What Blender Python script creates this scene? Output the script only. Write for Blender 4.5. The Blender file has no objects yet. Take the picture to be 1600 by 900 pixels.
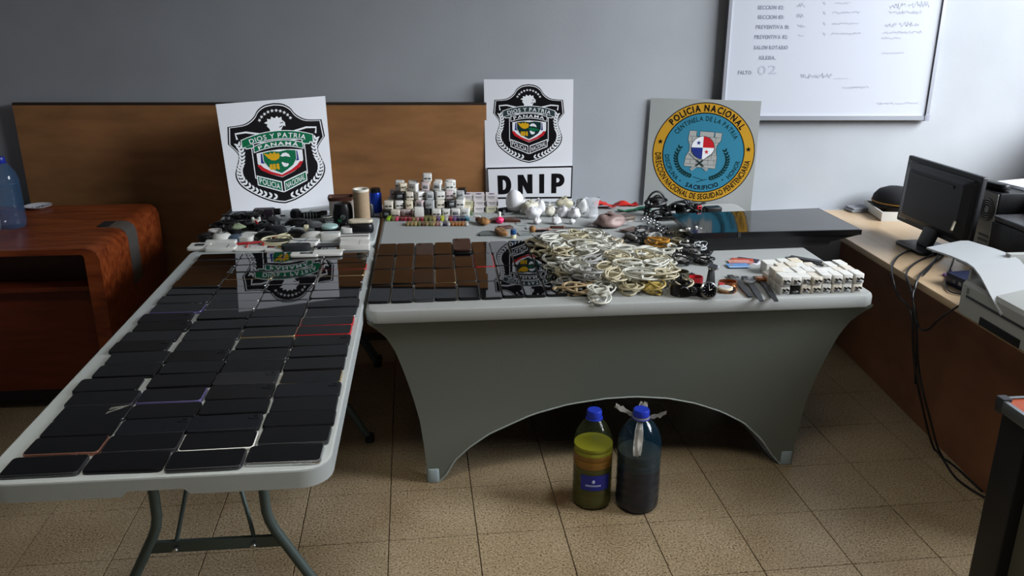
import bpy, math, random
from mathutils import Matrix, Vector
C = bpy.context.scene.collection
S = bpy.context.scene
PI = math.pi
rnd = random.Random(7)

# ------------------------------------------------------------------ camera
YAW, FPX, EYE, PITCH = 0.095, 1315.0, 1.7335, 0.3298
_cp, _sp = math.cos(PITCH), math.sin(PITCH)
FW = Vector((math.sin(YAW)*_cp, math.cos(YAW)*_cp, -_sp))
RT = Vector((math.cos(YAW), -math.sin(YAW), 0))
DN = FW.cross(RT)
cam_data = bpy.data.cameras.new('camera')
cam = bpy.data.objects.new('camera', cam_data); C.objects.link(cam)
cam_data.sensor_width = 36; cam_data.lens = FPX/1600*36; cam_data.clip_start = 0.05
m3 = Matrix((RT, -DN, -FW)).transposed()
cam.matrix_world = Matrix.Translation((0, 0, EYE)) @ m3.to_4x4()
S.camera = cam

def T(u, v, z=0.74):
    "real point on the horizontal plane z seen at photo pixel (u, v)"
    k = FW + (u-800)/FPX*RT + (v-450)/FPX*DN
    t = (z-EYE)/k.z
    return Vector((k.x*t, k.y*t, z))
def TY(u, v, y):
    k = FW + (u-800)/FPX*RT + (v-450)/FPX*DN
    t = y/k.y
    return Vector((k.x*t, y, EYE+k.z*t))

WA = 0.09            # the back wall stands slightly askew to the tables
def wall_y(x): return 4.41-WA*(x+0.5)
WROT = -math.atan(WA)
def TW(u, v, off=0.0):
    "point on the back wall plane (or off metres in front of it) at photo pixel (u, v)"
    k = FW + (u-800)/FPX*RT + (v-450)/FPX*DN
    t = (4.41-WA*0.5-off)/(k.y+WA*k.x)
    return Vector((k.x*t, k.y*t, EYE+k.z*t))

# ------------------------------------------------------------------ world, lights, exposure
W = bpy.data.worlds.new('world'); S.world = W; W.use_nodes = True
W.node_tree.nodes['Background'].inputs[0].default_value = (0.62, 0.72, 0.9, 1)
W.node_tree.nodes['Background'].inputs[1].default_value = 0.12
S.view_settings.view_transform = 'Standard'; S.view_settings.look = 'None'
S.view_settings.gamma = 1; S.view_settings.use_curve_mapping = False
S.view_settings.exposure = 0.12
def area(name, loc, target, sx, sy, power, col, spread=180):
    d = bpy.data.lights.new(name, 'AREA'); d.shape = 'RECTANGLE'; d.size = sx; d.size_y = sy
    d.energy = power; d.color = col; d.spread = math.radians(spread)
    o = bpy.data.objects.new(name, d); C.objects.link(o); o.location = loc
    o.rotation_euler = (Vector(target)-Vector(loc)).to_track_quat('-Z', 'Y').to_euler()
    return o
area('daylight_side_window', (6.4, -0.2, 4.6), (0.9, 4.0, 1.0), 7.0, 3.4, 2200, (0.90, 0.94, 1.0))
area('daylight_rear_window', (0.6, -2.2, 2.0), (0.4, 3.0, 0.9), 2.2, 1.3, 6, (1.0, 0.97, 0.9))

area('ceiling_tube_light', (0.1, 1.1, 3.36), (0.1, 1.1, 0.0), 2.4, 0.5, 24, (1.0, 0.96, 0.86), 105)

# ------------------------------------------------------------------ materials
def lin(c):
    c /= 255.0
    return c/12.92 if c <= 0.04045 else ((c+0.055)/1.055)**2.4
def hexc(h):
    return tuple(lin(int(h[i:i+2], 16)) for i in (0, 2, 4))+(1,)
MATS = {}
def mat(name, col, rough=0.5, metal=0.0, var=0.0, vscale=20.0, bump=0.0, bscale=200.0, stretch=None,
        col2=None, trans=0.0, ior=1.45, spec=0.5, randv=0.0, alpha=1.0):
    if name in MATS: return MATS[name]
    m = bpy.data.materials.new(name); m.use_nodes = True; MATS[name] = m
    nt = m.node_tree; N = nt.nodes; L = nt.links; b = N['Principled BSDF']
    c = hexc(col) if isinstance(col, str) else col
    b.inputs['Base Color'].default_value = c
    b.inputs['Roughness'].default_value = rough; b.inputs['Metallic'].default_value = metal
    b.inputs['Transmission Weight'].default_value = trans; b.inputs['IOR'].default_value = ior
    b.inputs['Specular IOR Level'].default_value = spec; b.inputs['Alpha'].default_value = alpha
    tc = mp = None
    if var or col2 or bump:
        tc = N.new('ShaderNodeTexCoord'); mp = N.new('ShaderNodeMapping'); L.new(tc.outputs['Object'], mp.inputs[0])
        if stretch: mp.inputs['Scale'].default_value = stretch
    out = None
    if var or col2:
        n = N.new('ShaderNodeTexNoise'); n.inputs['Scale'].default_value = vscale; n.inputs['Detail'].default_value = 5
        L.new(mp.outputs[0], n.inputs[0])
        r = N.new('ShaderNodeValToRGB'); L.new(n.outputs[0], r.inputs[0])
        c2 = hexc(col2) if col2 else None
        lo = tuple(x*(1-var) for x in c[:3])+(1,); hi = c2 or tuple(min(1, x*(1+var)) for x in c[:3])+(1,)
        r.color_ramp.elements[0].color = lo; r.color_ramp.elements[1].color = hi
        r.color_ramp.elements[0].position = 0.3; r.color_ramp.elements[1].position = 0.7
        out = r.outputs[0]
        L.new(out, b.inputs['Base Color'])
    if randv:
        oi = N.new('ShaderNodeObjectInfo'); h = N.new('ShaderNodeHueSaturation')
        mr = N.new('ShaderNodeMapRange'); L.new(oi.outputs['Random'], mr.inputs[0])
        mr.inputs[3].default_value = 1-randv; mr.inputs[4].default_value = 1+randv
        L.new(mr.outputs[0], h.inputs['Value'])
        if out: L.new(out, h.inputs['Color'])
        else: h.inputs['Color'].default_value = c
        L.new(h.outputs[0], b.inputs['Base Color'])
    if bump:
        n2 = N.new('ShaderNodeTexNoise'); n2.inputs['Scale'].default_value = bscale; n2.inputs['Detail'].default_value = 3
        L.new(mp.outputs[0], n2.inputs[0])
        bp = N.new('ShaderNodeBump'); bp.inputs['Strength'].default_value = bump; bp.inputs['Distance'].default_value = 0.002
        L.new(n2.outputs[0], bp.inputs['Height']); L.new(bp.outputs[0], b.inputs['Normal'])
    return m

# ------------------------------------------------------------------ mesh builder
I4 = Matrix.Identity(4)
def XF(loc=(0, 0, 0), rx=0, ry=0, rz=0, s=(1, 1, 1)):
    return (Matrix.Translation(loc) @ Matrix.Rotation(rz, 4, 'Z') @ Matrix.Rotation(ry, 4, 'Y') @ Matrix.Rotation(rx, 4, 'X')
            @ Matrix.Diagonal((*s, 1)))
def rrect(w, d, r, seg=3):
    pts = []
    r = max(1e-4, min(r, w/2-1e-4, d/2-1e-4))
    for cx, cy, a0 in ((w/2-r, d/2-r, 0), (-w/2+r, d/2-r, PI/2), (-w/2+r, -d/2+r, PI), (w/2-r, -d/2+r, 1.5*PI)):
        for i in range(seg+1):
            a = a0+PI/2*i/seg
            pts.append((cx+r*math.cos(a), cy+r*math.sin(a)))
    return pts
class MB:
    def __init__(self): self.V = []; self.F = []; self.M = []
    def add(self, vs, fs, m=0, xf=None):
        o = len(self.V)
        for v in vs:
            v = Vector(v)
            self.V.append(xf @ v if xf is not None else v)
        for f in fs: self.F.append([i+o for i in f]); self.M.append(m)
        return self
    def rings(self, rings, m=0, xf=None, cap0=True, cap1=True, closed=True, loop=False):
        n = len(rings[0]); vs = [p for r in rings for p in r]; fs = []
        k = len(rings)
        for i in range(k if loop else k-1):
            for j in range(n if closed else n-1):
                a, b = i*n+j, i*n+(j+1) % n
                c, d = ((i+1) % k)*n+(j+1) % n, ((i+1) % k)*n+j
                fs.append((a, b, c, d))
        if not loop:
            if cap0: fs.append(tuple(range(n-1, -1, -1)))
            if cap1: fs.append(tuple((k-1)*n+j for j in range(n)))
        return self.add(vs, fs, m, xf)
    def rbox(self, w, d, h, r=0.002, b=0.0, at=(0, 0, 0), rz=0, m=0, xf=None, seg=3, rx=0, ry=0):
        "rounded block standing on at (base centre)"
        x = XF(at, rx=rx, ry=ry, rz=rz)
        if xf is not None: x = xf @ x
        o = lambda k, z: [(p[0], p[1], z) for p in rrect(w-2*k, d-2*k, max(r-k, 0.0003), seg)]
        rs = [o(b, 0), o(0.3*b, 0.3*b), o(0, b), o(0, h-b), o(0.3*b, h-0.3*b), o(b, h)] if b > 0 else [o(0, 0), o(0, h)]
        return self.rings(rs, m, x)
    def box(self, w, d, h, at=(0, 0, 0), rz=0, m=0, xf=None, rx=0, ry=0):
        x = XF(at, rx=rx, ry=ry, rz=rz)
        if xf is not None: x = xf @ x
        a, c = w/2, d/2
        vs = [(-a, -c, 0), (a, -c, 0), (a, c, 0), (-a, c, 0), (-a, -c, h), (a, -c, h), (a, c, h), (-a, c, h)]
        return self.add(vs, [(3, 2, 1, 0), (4, 5, 6, 7), (0, 1, 5, 4), (1, 2, 6, 5), (2, 3, 7, 6), (3, 0, 4, 7)], m, x)
    def lathe(self, prof, n=16, m=0, xf=None, at=(0, 0, 0)):
        x = Matrix.Translation(at)
        if xf is not None: x = xf @ x
        rs = [[(max(r, 1e-5)*math.cos(2*PI*j/n), max(r, 1e-5)*math.sin(2*PI*j/n), z) for j in range(n)] for r, z in prof]
        return self.rings(rs, m, x)
    def cyl(self, r, h, at=(0, 0, 0), n=16, m=0, xf=None, r2=None, b=0.0, rx=0, ry=0, rz=0):
        x = XF(at, rx=rx, ry=ry, rz=rz)
        if xf is not None: x = xf @ x
        r2 = r if r2 is None else r2
        p = [(r-b, 0), (r, b), (r2, h-b), (r2-b, h)] if b else [(r, 0), (r2, h)]
        return self.lathe(p, n, m, x)
    def ball(self, rx, ry, rz, at=(0, 0, 0), n=12, k=8, m=0, xf=None, wob=0.0, seed=0):
        q = random.Random(seed); vs = []; rs = []
        ph = [q.uniform(0, 6.28) for _ in range(6)]
        for i in range(k+1):
            t = -PI/2+PI*i/k; ring = []
            for j in range(n):
                a = 2*PI*j/n
                w = 1+wob*(math.sin(3*a+ph[0]+2*t)+math.sin(5*a+ph[1]-3*t)*0.6+math.sin(4*t+ph[2]))/2
                ring.append((at[0]+rx*w*max(math.cos(t), 1e-4)*math.cos(a), at[1]+ry*w*max(math.cos(t), 1e-4)*math.sin(a), at[2]+rz*w*math.sin(t)))
            rs.append(ring)
        return self.rings(rs, m, xf)
    def tube(self, pts, r, n=6, m=0, xf=None, closed=False):
        pts = [Vector(p) for p in pts]; k = len(pts); rs = []
        up = Vector((0, 0, 1)); prev = None
        for i, p in enumerate(pts):
            a = pts[(i-1) % k] if closed or i > 0 else p
            c = pts[(i+1) % k] if closed or i < k-1 else p
            t = (c-a)
            t = t.normalized() if t.length > 1e-9 else Vector((1, 0, 0))
            if prev is None:
                s = t.cross(up)
                if s.length < 1e-3: s = t.cross(Vector((0, 1, 0)))
            else:
                s = prev-t*prev.dot(t)
                if s.length < 1e-4: s = t.orthogonal()
            s.normalize(); prev = s; q = t.cross(s)
            rr = r[i] if isinstance(r, (list, tuple)) else r
            rs.append([p+s*rr*math.cos(2*PI*j/n)+q*rr*math.sin(2*PI*j/n) for j in range(n)])
        return self.rings(rs, m, xf, loop=closed)
    def prism(self, out, z0, z1, m=0, xf=None):
        return self.rings([[(p[0], p[1], z0) for p in out], [(p[0], p[1], z1) for p in out]], m, xf)
    def quads(self, grid, m=0, xf=None):
        return self.rings(grid, m, xf, cap0=False, cap1=False, closed=False)
    def mesh(self, name, mats, ang=32):
        me = bpy.data.meshes.new(name)
        me.from_pydata([tuple(v) for v in self.V], [], self.F)
        for mm in (mats if isinstance(mats, (list, tuple)) else [mats]): me.materials.append(mm)
        me.polygons.foreach_set('material_index', self.M)
        me.polygons.foreach_set('use_smooth', [True]*len(self.F))
        me.update(); me.set_sharp_from_angle(angle=math.radians(ang))
        me.polygons.foreach_set('use_smooth', [len(f) < 7 for f in self.F])
        return me
    def build(self, name, mats, parent=None, loc=(0, 0, 0), rz=0, ang=32):
        o = bpy.data.objects.new(name, self.mesh(name, mats, ang)); C.objects.link(o)
        o.location = loc; o.rotation_euler = (0, 0, rz)
        if parent is not None: o.parent = parent
        return o
def obj(name, me, parent=None, loc=(0, 0, 0), rot=(0, 0, 0)):
    o = bpy.data.objects.new(name, me); C.objects.link(o); o.location = loc; o.rotation_euler = rot
    if parent is not None: o.parent = parent
    return o
def tag(o, label, cat, group=None):
    o['label'] = label; o['category'] = cat
    if group: o['group'] = group
    return o
def thing(name, label, cat, loc=(0, 0, 0), rz=0, group=None, rx=0, ry=0):
    o = bpy.data.objects.new(name, None); C.objects.link(o); o.empty_display_size = 0.02
    o.location = loc; o.rotation_euler = (rx, ry, rz)
    return tag(o, label, cat, group)
def struct(o): o['kind'] = 'structure'; return o
KIDS = {}
def dup(root, label=None, group=None, loc=None, rz=None):
    def cp(o, par):
        c = o.copy(); C.objects.link(c)
        if par is not None: c.parent = par
        kk = [x for x in o.children]
        for ch in kk: cp(ch, c)
        return c
    r = cp(root, None)
    if label: r['label'] = label
    if group: r['group'] = group
    if loc is not None: r.location = loc
    if rz is not None: r.rotation_euler = (0, 0, rz)
    return r
ORD = ['first', 'second', 'third', 'fourth', 'fifth', 'sixth', 'seventh', 'eighth', 'ninth', 'tenth', 'eleventh', 'twelfth', 'thirteenth',
       'fourteenth', 'fifteenth', 'sixteenth', 'seventeenth', 'eighteenth', 'nineteenth', 'twentieth', 'twenty-first', 'twenty-second']
# ------------------------------------------------------------------ room shell
WALL_Y, XL, XR, YR, ZC = 4.40, -3.2, 3.22, -2.6, 3.4
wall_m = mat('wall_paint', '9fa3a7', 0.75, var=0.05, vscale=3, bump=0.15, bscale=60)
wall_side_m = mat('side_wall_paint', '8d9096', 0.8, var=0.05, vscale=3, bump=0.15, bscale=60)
ceil_m = mat('ceiling_paint', '77787a', 0.9, var=0.05)
grout_m = mat('grout', '4a3d2c', 0.9)
tile_m = None
def make_tile_mat():
    m = bpy.data.materials.new('terrazzo_tile'); m.use_nodes = True
    nt = m.node_tree; N = nt.nodes; L = nt.links; b = N['Principled BSDF']
    tc = N.new('ShaderNodeTexCoord')
    v = N.new('ShaderNodeTexVoronoi'); v.inputs['Scale'].default_value = 190
    n = N.new('ShaderNodeTexNoise'); n.inputs['Scale'].default_value = 3.0; n.inputs['Detail'].default_value = 6
    n2 = N.new('ShaderNodeTexNoise'); n2.inputs['Scale'].default_value = 150; n2.inputs['Detail'].default_value = 2
    geo = N.new('ShaderNodeNewGeometry')
    L.new(geo.outputs['Position'], v.inputs[0]); L.new(geo.outputs['Position'], n.inputs[0]); L.new(geo.outputs['Position'], n2.inputs[0])
    r1 = N.new('ShaderNodeValToRGB'); L.new(n2.outputs[0], r1.inputs[0])
    e = r1.color_ramp.elements
    e[0].position = 0.33; e[0].color = hexc('5a4a31'); e[1].position = 0.46; e[1].color = hexc('93836a')
    x = e.new(0.6); x.color = hexc('a09075'); x = e.new(0.72); x.color = hexc('bcae92')
    r2 = N.new('ShaderNodeValToRGB'); L.new(n.outputs[0], r2.inputs[0])
    r2.color_ramp.elements[0].position = 0.3; r2.color_ramp.elements[0].color = (0.72, 0.68, 0.62, 1)
    r2.color_ramp.elements[1].position = 0.65; r2.color_ramp.elements[1].color = (1, 1, 1, 1)
    mx = N.new('ShaderNodeMix'); mx.data_type = 'RGBA'; mx.blend_type = 'MULTIPLY'; mx.inputs[0].default_value = 1
    L.new(r1.outputs[0], mx.inputs[6]); L.new(r2.outputs[0], mx.inputs[7])
    oi = N.new('ShaderNodeObjectInfo'); mr = N.new('ShaderNodeMapRange'); L.new(oi.outputs['Random'], mr.inputs[0])
    mr.inputs[3].default_value = 0.95; mr.inputs[4].default_value = 1.05
    h = N.new('ShaderNodeHueSaturation'); L.new(mr.outputs[0], h.inputs['Value']); L.new(mx.outputs[2], h.inputs['Color'])
    # a dried brown spill beside the jugs
    vd = N.new('ShaderNodeVectorMath'); vd.operation = 'DISTANCE'; L.new(geo.outputs['Position'], vd.inputs[0]); vd.inputs[1].default_value = (0.435, 2.66, 0)
    n4 = N.new('ShaderNodeTexNoise'); n4.inputs['Scale'].default_value = 18; L.new(geo.outputs['Position'], n4.inputs[0])
    ad = N.new('ShaderNodeMath'); ad.operation = 'MULTIPLY_ADD'; L.new(n4.outputs[0], ad.inputs[0]); ad.inputs[1].default_value = 0.09; L.new(vd.outputs['Value'], ad.inputs[2])
    st = N.new('ShaderNodeMapRange'); L.new(ad.outputs[0], st.inputs[0]); st.inputs[1].default_value = 0.075; st.inputs[2].default_value = 0.13; st.inputs[3].default_value = 0.75; st.inputs[4].default_value = 0.0
    ms = N.new('ShaderNodeMix'); ms.data_type = 'RGBA'; L.new(st.outputs[0], ms.inputs[0]); L.new(h.outputs[0], ms.inputs[6]); ms.inputs[7].default_value = hexc('4a3018')
    L.new(ms.outputs[2], b.inputs['Base Color'])
    r3 = N.new('ShaderNodeMapRange'); L.new(n.outputs[0], r3.inputs[0]); r3.inputs[3].default_value = 0.3; r3.inputs[4].default_value = 0.5
    L.new(r3.outputs[0], b.inputs['Roughness'])
    return m
tile_m = make_tile_mat()
def slab(name, lo, hi, m):
    c = [(a+b)/2 for a, b in zip(lo, hi)]
    return struct(MB().box(hi[0]-lo[0], hi[1]-lo[1], hi[2]-lo[2], at=(0, 0, -(hi[2]-lo[2])/2)).build(name, m, loc=c))
floor = slab('floor', (XL, 0.9, -0.13), (XR, 4.8, -0.006), grout_m)
slab('floor_rear', (XL, YR, -0.13), (XR, 0.9, 0.0), tile_m)
# terrazzo tiles, each its own piece
GA = 0.021
tile_mesh = MB().rbox(0.2965, 0.2965, 0.012, 0.001, 0.0012, at=(0, 0, -0.012), seg=1).mesh('floor_tile', tile_m)
fl_inv = Matrix.Translation(-floor.location)
g0 = Vector((-0.4172*math.cos(YAW)+2.4215*math.sin(YAW)*1.0, 0, 0))
# grid origin measured in the view frame, turned into the room frame
gx0 = math.cos(YAW)*-0.4172+math.sin(YAW)*2.4215
gy0 = -math.sin(YAW)*-0.4172+math.cos(YAW)*2.4215
for i in range(-12, 14):
    for j in range(-6, 8):
        lx, ly = (i+0.5)*0.30, (j+0.5)*0.30
        x = gx0+math.cos(GA)*lx-math.sin(GA)*ly; y = gy0+math.sin(GA)*lx+math.cos(GA)*ly
        if not (XL+0.16 < x < XR-0.16 and 1.06 < y < wall_y(x)-0.16): continue
        if y < 1.5 and abs(x-0.2) > 1.6: continue
        o = obj('floor_tile', tile_mesh, floor, Vector((x, y, rnd.uniform(-0.0006, 0.0)))-floor.location, (0, 0, GA))
wb_ = MB().box(7.4, 0.15, ZC+0.1, at=(0, 0.075, -0.1)).build('wall_back', wall_m, loc=(0.2, wall_y(0.2), 0), rz=WROT); struct(wb_)
lx = 1.22; ld = MB().rbox(1.84, 0.09, 0.05, 0.004, 0.003, at=(0, -0.045, 0.638)).build('sign_support_1', mat('ledge_paint', '9a9ea2', 0.6), loc=(lx, wall_y(lx), 0), rz=WROT); struct(ld)  # ledge added as a support under the signs along the wall
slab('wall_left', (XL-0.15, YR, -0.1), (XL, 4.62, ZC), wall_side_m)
slab('ceiling', (XL-0.2, YR-0.2, ZC), (XR+0.3, 4.8, ZC+0.12), ceil_m)
# right wall with a high window opening
WY0, WY1, WZ0, WZ1 = 1.25, 3.95, 1.25, 3.32
wr = MB()
def wpiece(y0, y1, z0, z1): wr.box(0.22, y1-y0, z1-z0, at=(XR+0.11, (y0+y1)/2, z0))
wpiece(YR, WY0, -0.1, ZC); wpiece(WY1, 4.12, -0.1, ZC); wpiece(WY0, WY1, -0.1, WZ0); wpiece(WY0, WY1, WZ1, ZC)
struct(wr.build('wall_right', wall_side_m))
win = struct(MB().box(0.05, WY1-WY0, 0.05, at=(XR+0.1, (WY0+WY1)/2, WZ0)).box(0.05, WY1-WY0, 0.05, at=(XR+0.1, (WY0+WY1)/2, WZ1-0.05))
             .build('window_1', mat('aluminium', '9a9da0', 0.4, 0.8)))
for k in range(3):
    MB().box(0.045, 0.045, WZ1-WZ0-0.1, at=(XR+0.1, WY0+0.0225+(WY1-WY0-0.045)*k/2, WZ0+0.05)).build('window_mullion', MATS['aluminium'], win)
# rear wall with an open window
rr_ = MB()
def rpiece(x0, x1, z0, z1): rr_.box(x1-x0, 0.15, z1-z0, at=((x0+x1)/2, YR-0.075, z0))
rpiece(XL, -0.6, -0.1, ZC); rpiece(1.8, XR, -0.1, ZC); rpiece(-0.6, 1.8, -0.1, 1.2); rpiece(-0.6, 1.8, 2.5, ZC)
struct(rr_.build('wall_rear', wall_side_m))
# ------------------------------------------------------------------ furniture
ply = mat('plywood', '9c6e44', 0.5, var=0.2, vscale=7, stretch=(0.6, 1, 2.0), bump=0.05)
ply_edge = mat('plywood_edge', '2a2018', 0.7)
PL_, PR_ = TW(20, 160, 0.03), TW(760, 160, 0.03); PC_ = (PL_+PR_)/2; PWD = (PR_-PL_).xy.length; PHT = PC_.z-0.012
pan = thing('plywood_panel', 'large brown varnished plywood panel standing against the grey wall behind the tables', 'panel', (PC_.x, PC_.y, 0), WROT)
MB().box(PWD, 0.022, PHT).build('board', ply, pan)
MB().box(PWD, 0.024, 0.012, at=(0, 0, PHT)).build('edge_strip', ply_edge, pan)

# whiteboard
wb_m = mat('whiteboard_face', 'b6bac2', 0.3)
alu = mat('brushed_aluminium', 'b8bcc4', 0.35, 0.7)
alu2 = mat('corner_plastic', '8a8d98', 0.5)
WBL, WBR = TW(1127, 181, 0.03), TW(1447, 180, 0.03); WBO = (WBL+WBR)/2; WBW = (WBR-WBL).xy.length
wb = thing('whiteboard', 'wall-mounted whiteboard with printed section list and faint handwriting', 'whiteboard', WBO, WROT)
MB().box(WBW-0.02, 0.012, 0.9).build('writing_surface', wb_m, wb)
fr = MB()
fr.box(WBW+0.01, 0.03, 0.022, at=(0, 0, -0.022)).box(WBW+0.01, 0.03, 0.022, at=(0, 0, 0.9))
fr.box(0.016, 0.03, 0.9, at=(-WBW/2, 0, 0)).box(0.016, 0.03, 0.9, at=(WBW/2, 0, 0))
fr.build('frame', alu, wb)
for sx in (-1, 1):
    MB().rbox(0.03, 0.036, 0.03, 0.004, at=(sx*WBW/2, 0, -0.026)).build('corner_cap', alu2, wb)
for sx in (-0.5, 0.5):
    MB().box(0.03, 0.012, 0.04, at=(sx, 0.021, 0.1)).build('wall_bracket', alu2, wb)

# white folding tables
wt = mat('white_plastic', 'a8aeae', 0.42, var=0.03, vscale=8, bump=0.12, bscale=350)
legm = mat('grey_green_leg_metal', '4d5a58', 0.45, 0.3)
boltm = mat('bolt_steel', 'a0a2a0', 0.35, 0.9)
def folding_table(label, loc, length, width=0.762):
    t = thing('folding_table', label, 'table', loc)
    z = 0.74
    m = MB()
    m.rbox(width, length, 0.018, 0.07, 0.005, at=(0, 0, z-0.018), seg=6)
    m.build('table_top', wt, t)
    # skirt rim under the top with a shallow notch at each short end
    out = rrect(width+0.0004, length+0.0004, 0.0702, 6); inn = rrect(width-0.05, length-0.05, 0.05, 6)
    mk = MB()
    n = len(out); rs_top = []; rows = [[], [], [], []]
    def zb(p): return z-0.045+(0.014 if (abs(p[0]+0.0) < 0.05 and abs(abs(p[1])-length/2) < 0.06) else 0)
    # densify the short sides for the notch
    def dens(o):
        r = []
        for i in range(n):
            a, b = o[i], o[(i+1) % n]
            r.append(a)
            if abs(a[1]-b[1]) < 1e-6 and abs(a[0]-b[0]) > 0.3:
                for x in (0.075, 0.06, -0.06, -0.075) if a[0] > b[0] else (-0.075, -0.06, 0.06, 0.075): r.append((x, a[1]))
        return r
    def zz(p): return z-0.047+(0.014 if abs(p[0]) < 0.062 else 0)
    o2, i2 = dens(out), dens(inn)
    rs = [[(p[0], p[1], z-0.0055) for p in o2], [(p[0], p[1], zz(p)) for p in o2], [(p[0], p[1], zz(p)) for p in i2], [(p[0], p[1], z-0.016) for p in i2]]
    mk.rings(rs, cap0=False, cap1=False); mk.build('rim', wt, t, ang=25)
    for s in (-1, 1):
        y = s*(length/2-0.37)
        for sx in (-1, 1):
            p = [(sx*0.145, y, z-0.02), (sx*0.145, y, 0.46), (sx*0.146, y, 0.40), (sx*0.152, y, 0.368), (sx*0.165, y, 0.335), (sx*0.335, y, 0.012)]
            MB().tube(p, 0.0145, 12).build('leg', legm, t)
            MB().cyl(0.02, 0.03, at=(sx*0.338, y, 0.0), n=12).build('foot_cap', mat('black_rubber', '141414', 0.7), t)
            MB().tube([(sx*0.105, y, 0.315), (sx*0.098, y-s*0.012, 0.345), (sx*0.012, y-s*0.12, z-0.03)], 0.006, 8).build('brace', legm, t)
            MB().cyl(0.007, 0.012, at=(sx*0.105, y-0.012, 0.30), n=10, rx=PI/2).build('bolt', boltm, t)
        MB().rbox(0.375, 0.012, 0.034, 0.004, at=(0, y, 0.285)).build('cross_bar', legm, t)
        MB().tube([(-0.17, y, z-0.03), (0.17, y, z-0.03)], 0.0145, 10).build('top_bar', legm, t)
    return t
folding_table('white plastic folding table covered with rows of dark phones, its near legs in view', (-0.632, 2.60, 0), 1.83)
folding_table('white plastic folding table at the rear carrying computer mice, chargers and the leaning crest sign', (-0.64, 3.935, 0), 0.80)

# tables under stretch covers
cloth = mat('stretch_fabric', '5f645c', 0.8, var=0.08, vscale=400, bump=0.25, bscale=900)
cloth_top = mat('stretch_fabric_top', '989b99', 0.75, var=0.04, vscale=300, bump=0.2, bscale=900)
hem_m = mat('hem_fabric', '8f9894', 0.85)
pocket_m = mat('foot_pocket_fabric', '8c9a9e', 0.5)
INS = [(0.70, 0.0), (0.69, 0.004), (0.67, 0.024), (0.645, 0.046), (0.62, 0.064), (0.56, 0.090), (0.5, 0.108), (0.43, 0.127), (0.35, 0.146), (0.27, 0.162), (0.15, 0.175), (0.05, 0.182), (0, 0.184)]
def inset(z):
    for (z1, a), (z0, b) in zip(INS, INS[1:]):
        if z >= z0: return b+(a-b)*(z-z0)/(z1-z0)
    return INS[-1][1]
ARCH = [(0, 0), (0.02, 0.028), (0.045, 0.085), (0.09, 0.14), (0.15, 0.195), (0.27, 0.268), (0.37, 0.305), (0.47, 0.322), (0.55, 0.325), (0.64, 0.312), (0.72, 0.285), (0.80, 0.243), (0.87, 0.19), (0.93, 0.115), (0.975, 0.035), (1, 0)]
def archz(s):
    for (a, za), (b, zb) in zip(ARCH, ARCH[1:]):
        if s <= b: return za+(zb-za)*(s-a)/(b-a)
    return 0
def covered_table(label, x0, x1, y0, y1):
    cx, cy = (x0+x1)/2, (y0+y1)/2; w, d = x1-x0, y1-y0
    t = thing('covered_table', label, 'table', (cx, cy, 0))
    m = MB(); z = 0.74
    m.rbox(w, d, 0.05, 0.045, 0.012, at=(0, 0, z-0.05), seg=5)
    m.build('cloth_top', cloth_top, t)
    fy = 0.58
    def corner(sx, sy, zz): k = inset(zz); return (sx*(w/2-0.006-k), sy*(d/2-0.006-k*fy))
    NS, NT = 56, 18
    foot = 0.045
    sk = MB(); hem = MB()
    for (a, b, isfront) in (((-1, -1), (1, -1), 1), ((1, -1), (1, 1), 0), ((1, 1), (-1, 1), 1), ((-1, 1), (-1, -1), 0)):
        grid = []; hp = []
        ln = w if isfront else d
        f = foot/ (ln-0.36 if isfront else ln-0.2)
        ss = [0]+[f+(1-2*f)*(0.5-0.5*math.cos(PI*i/NS))for i in range(NS+1)]+[1]
        for q in range(NT+1):
            row = []
            for s in ss:
                u = min(1, max(0, (s-f)/(1-2*f)))
                zb = archz(u)*(1 if isfront else 0.3) if 0 < u < 1 else 0.0
                zt = 0.70
                tt = q/NT; tt = tt**1.5 if q < NT else 1.0
                zz = zt+(zb-zt)*tt
                A, B = corner(*a, zz), corner(*b, zz)
                sag = -0.012*math.sin(PI*s)*tt
                px, py = A[0]+(B[0]-A[0])*s, A[1]+(B[1]-A[1])*s
                nx, ny = (0, a[1]) if isfront else (a[0], 0)
                row.append((px+nx*sag, py+ny*sag, zz))
            grid.append(row)
        sk.quads(grid)
        hp = [Vector(p)+Vector((0, 0, 0.002)) for p in grid[-1][1:-1]]
        hem.tube(hp, 0.0035, 5)
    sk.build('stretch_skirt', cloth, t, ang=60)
    hem.build('hem', hem_m, t)
    for sx in (-1, 1):
        for sy in (-1, 1):
            c = corner(sx, sy, 0.03)
            MB().rbox(0.052, 0.045, 0.058, 0.016, 0.003, at=(c[0]-sx*0.022, c[1]-sy*0.017, 0.0)).build('foot_pocket', pocket_m, t)
    return t
covered_table('table under a grey stretch cover at the front, arched open over two jugs', -0.243, 1.563, 2.69, 3.445)
covered_table('grey covered table at the rear carrying white parcels, chargers and the signs', -0.243, 1.556, 3.45, 4.135)

# reddish desk on the left
red = mat('red_wood', '662812', 0.28, var=0.3, vscale=6, stretch=(1, 6, 6), col2='84401e')
red_dark = mat('red_wood_front', '5c2410', 0.35, var=0.25, vscale=6, stretch=(1, 6, 6))
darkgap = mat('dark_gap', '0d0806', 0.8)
chrome = mat('chrome', 'c8c8c8', 0.18, 1.0)
dk = thing('wooden_desk', 'reddish brown glossy desk with waterfall edge and metal cable plate', 'desk', (-2.28, 3.865, 0))
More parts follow.
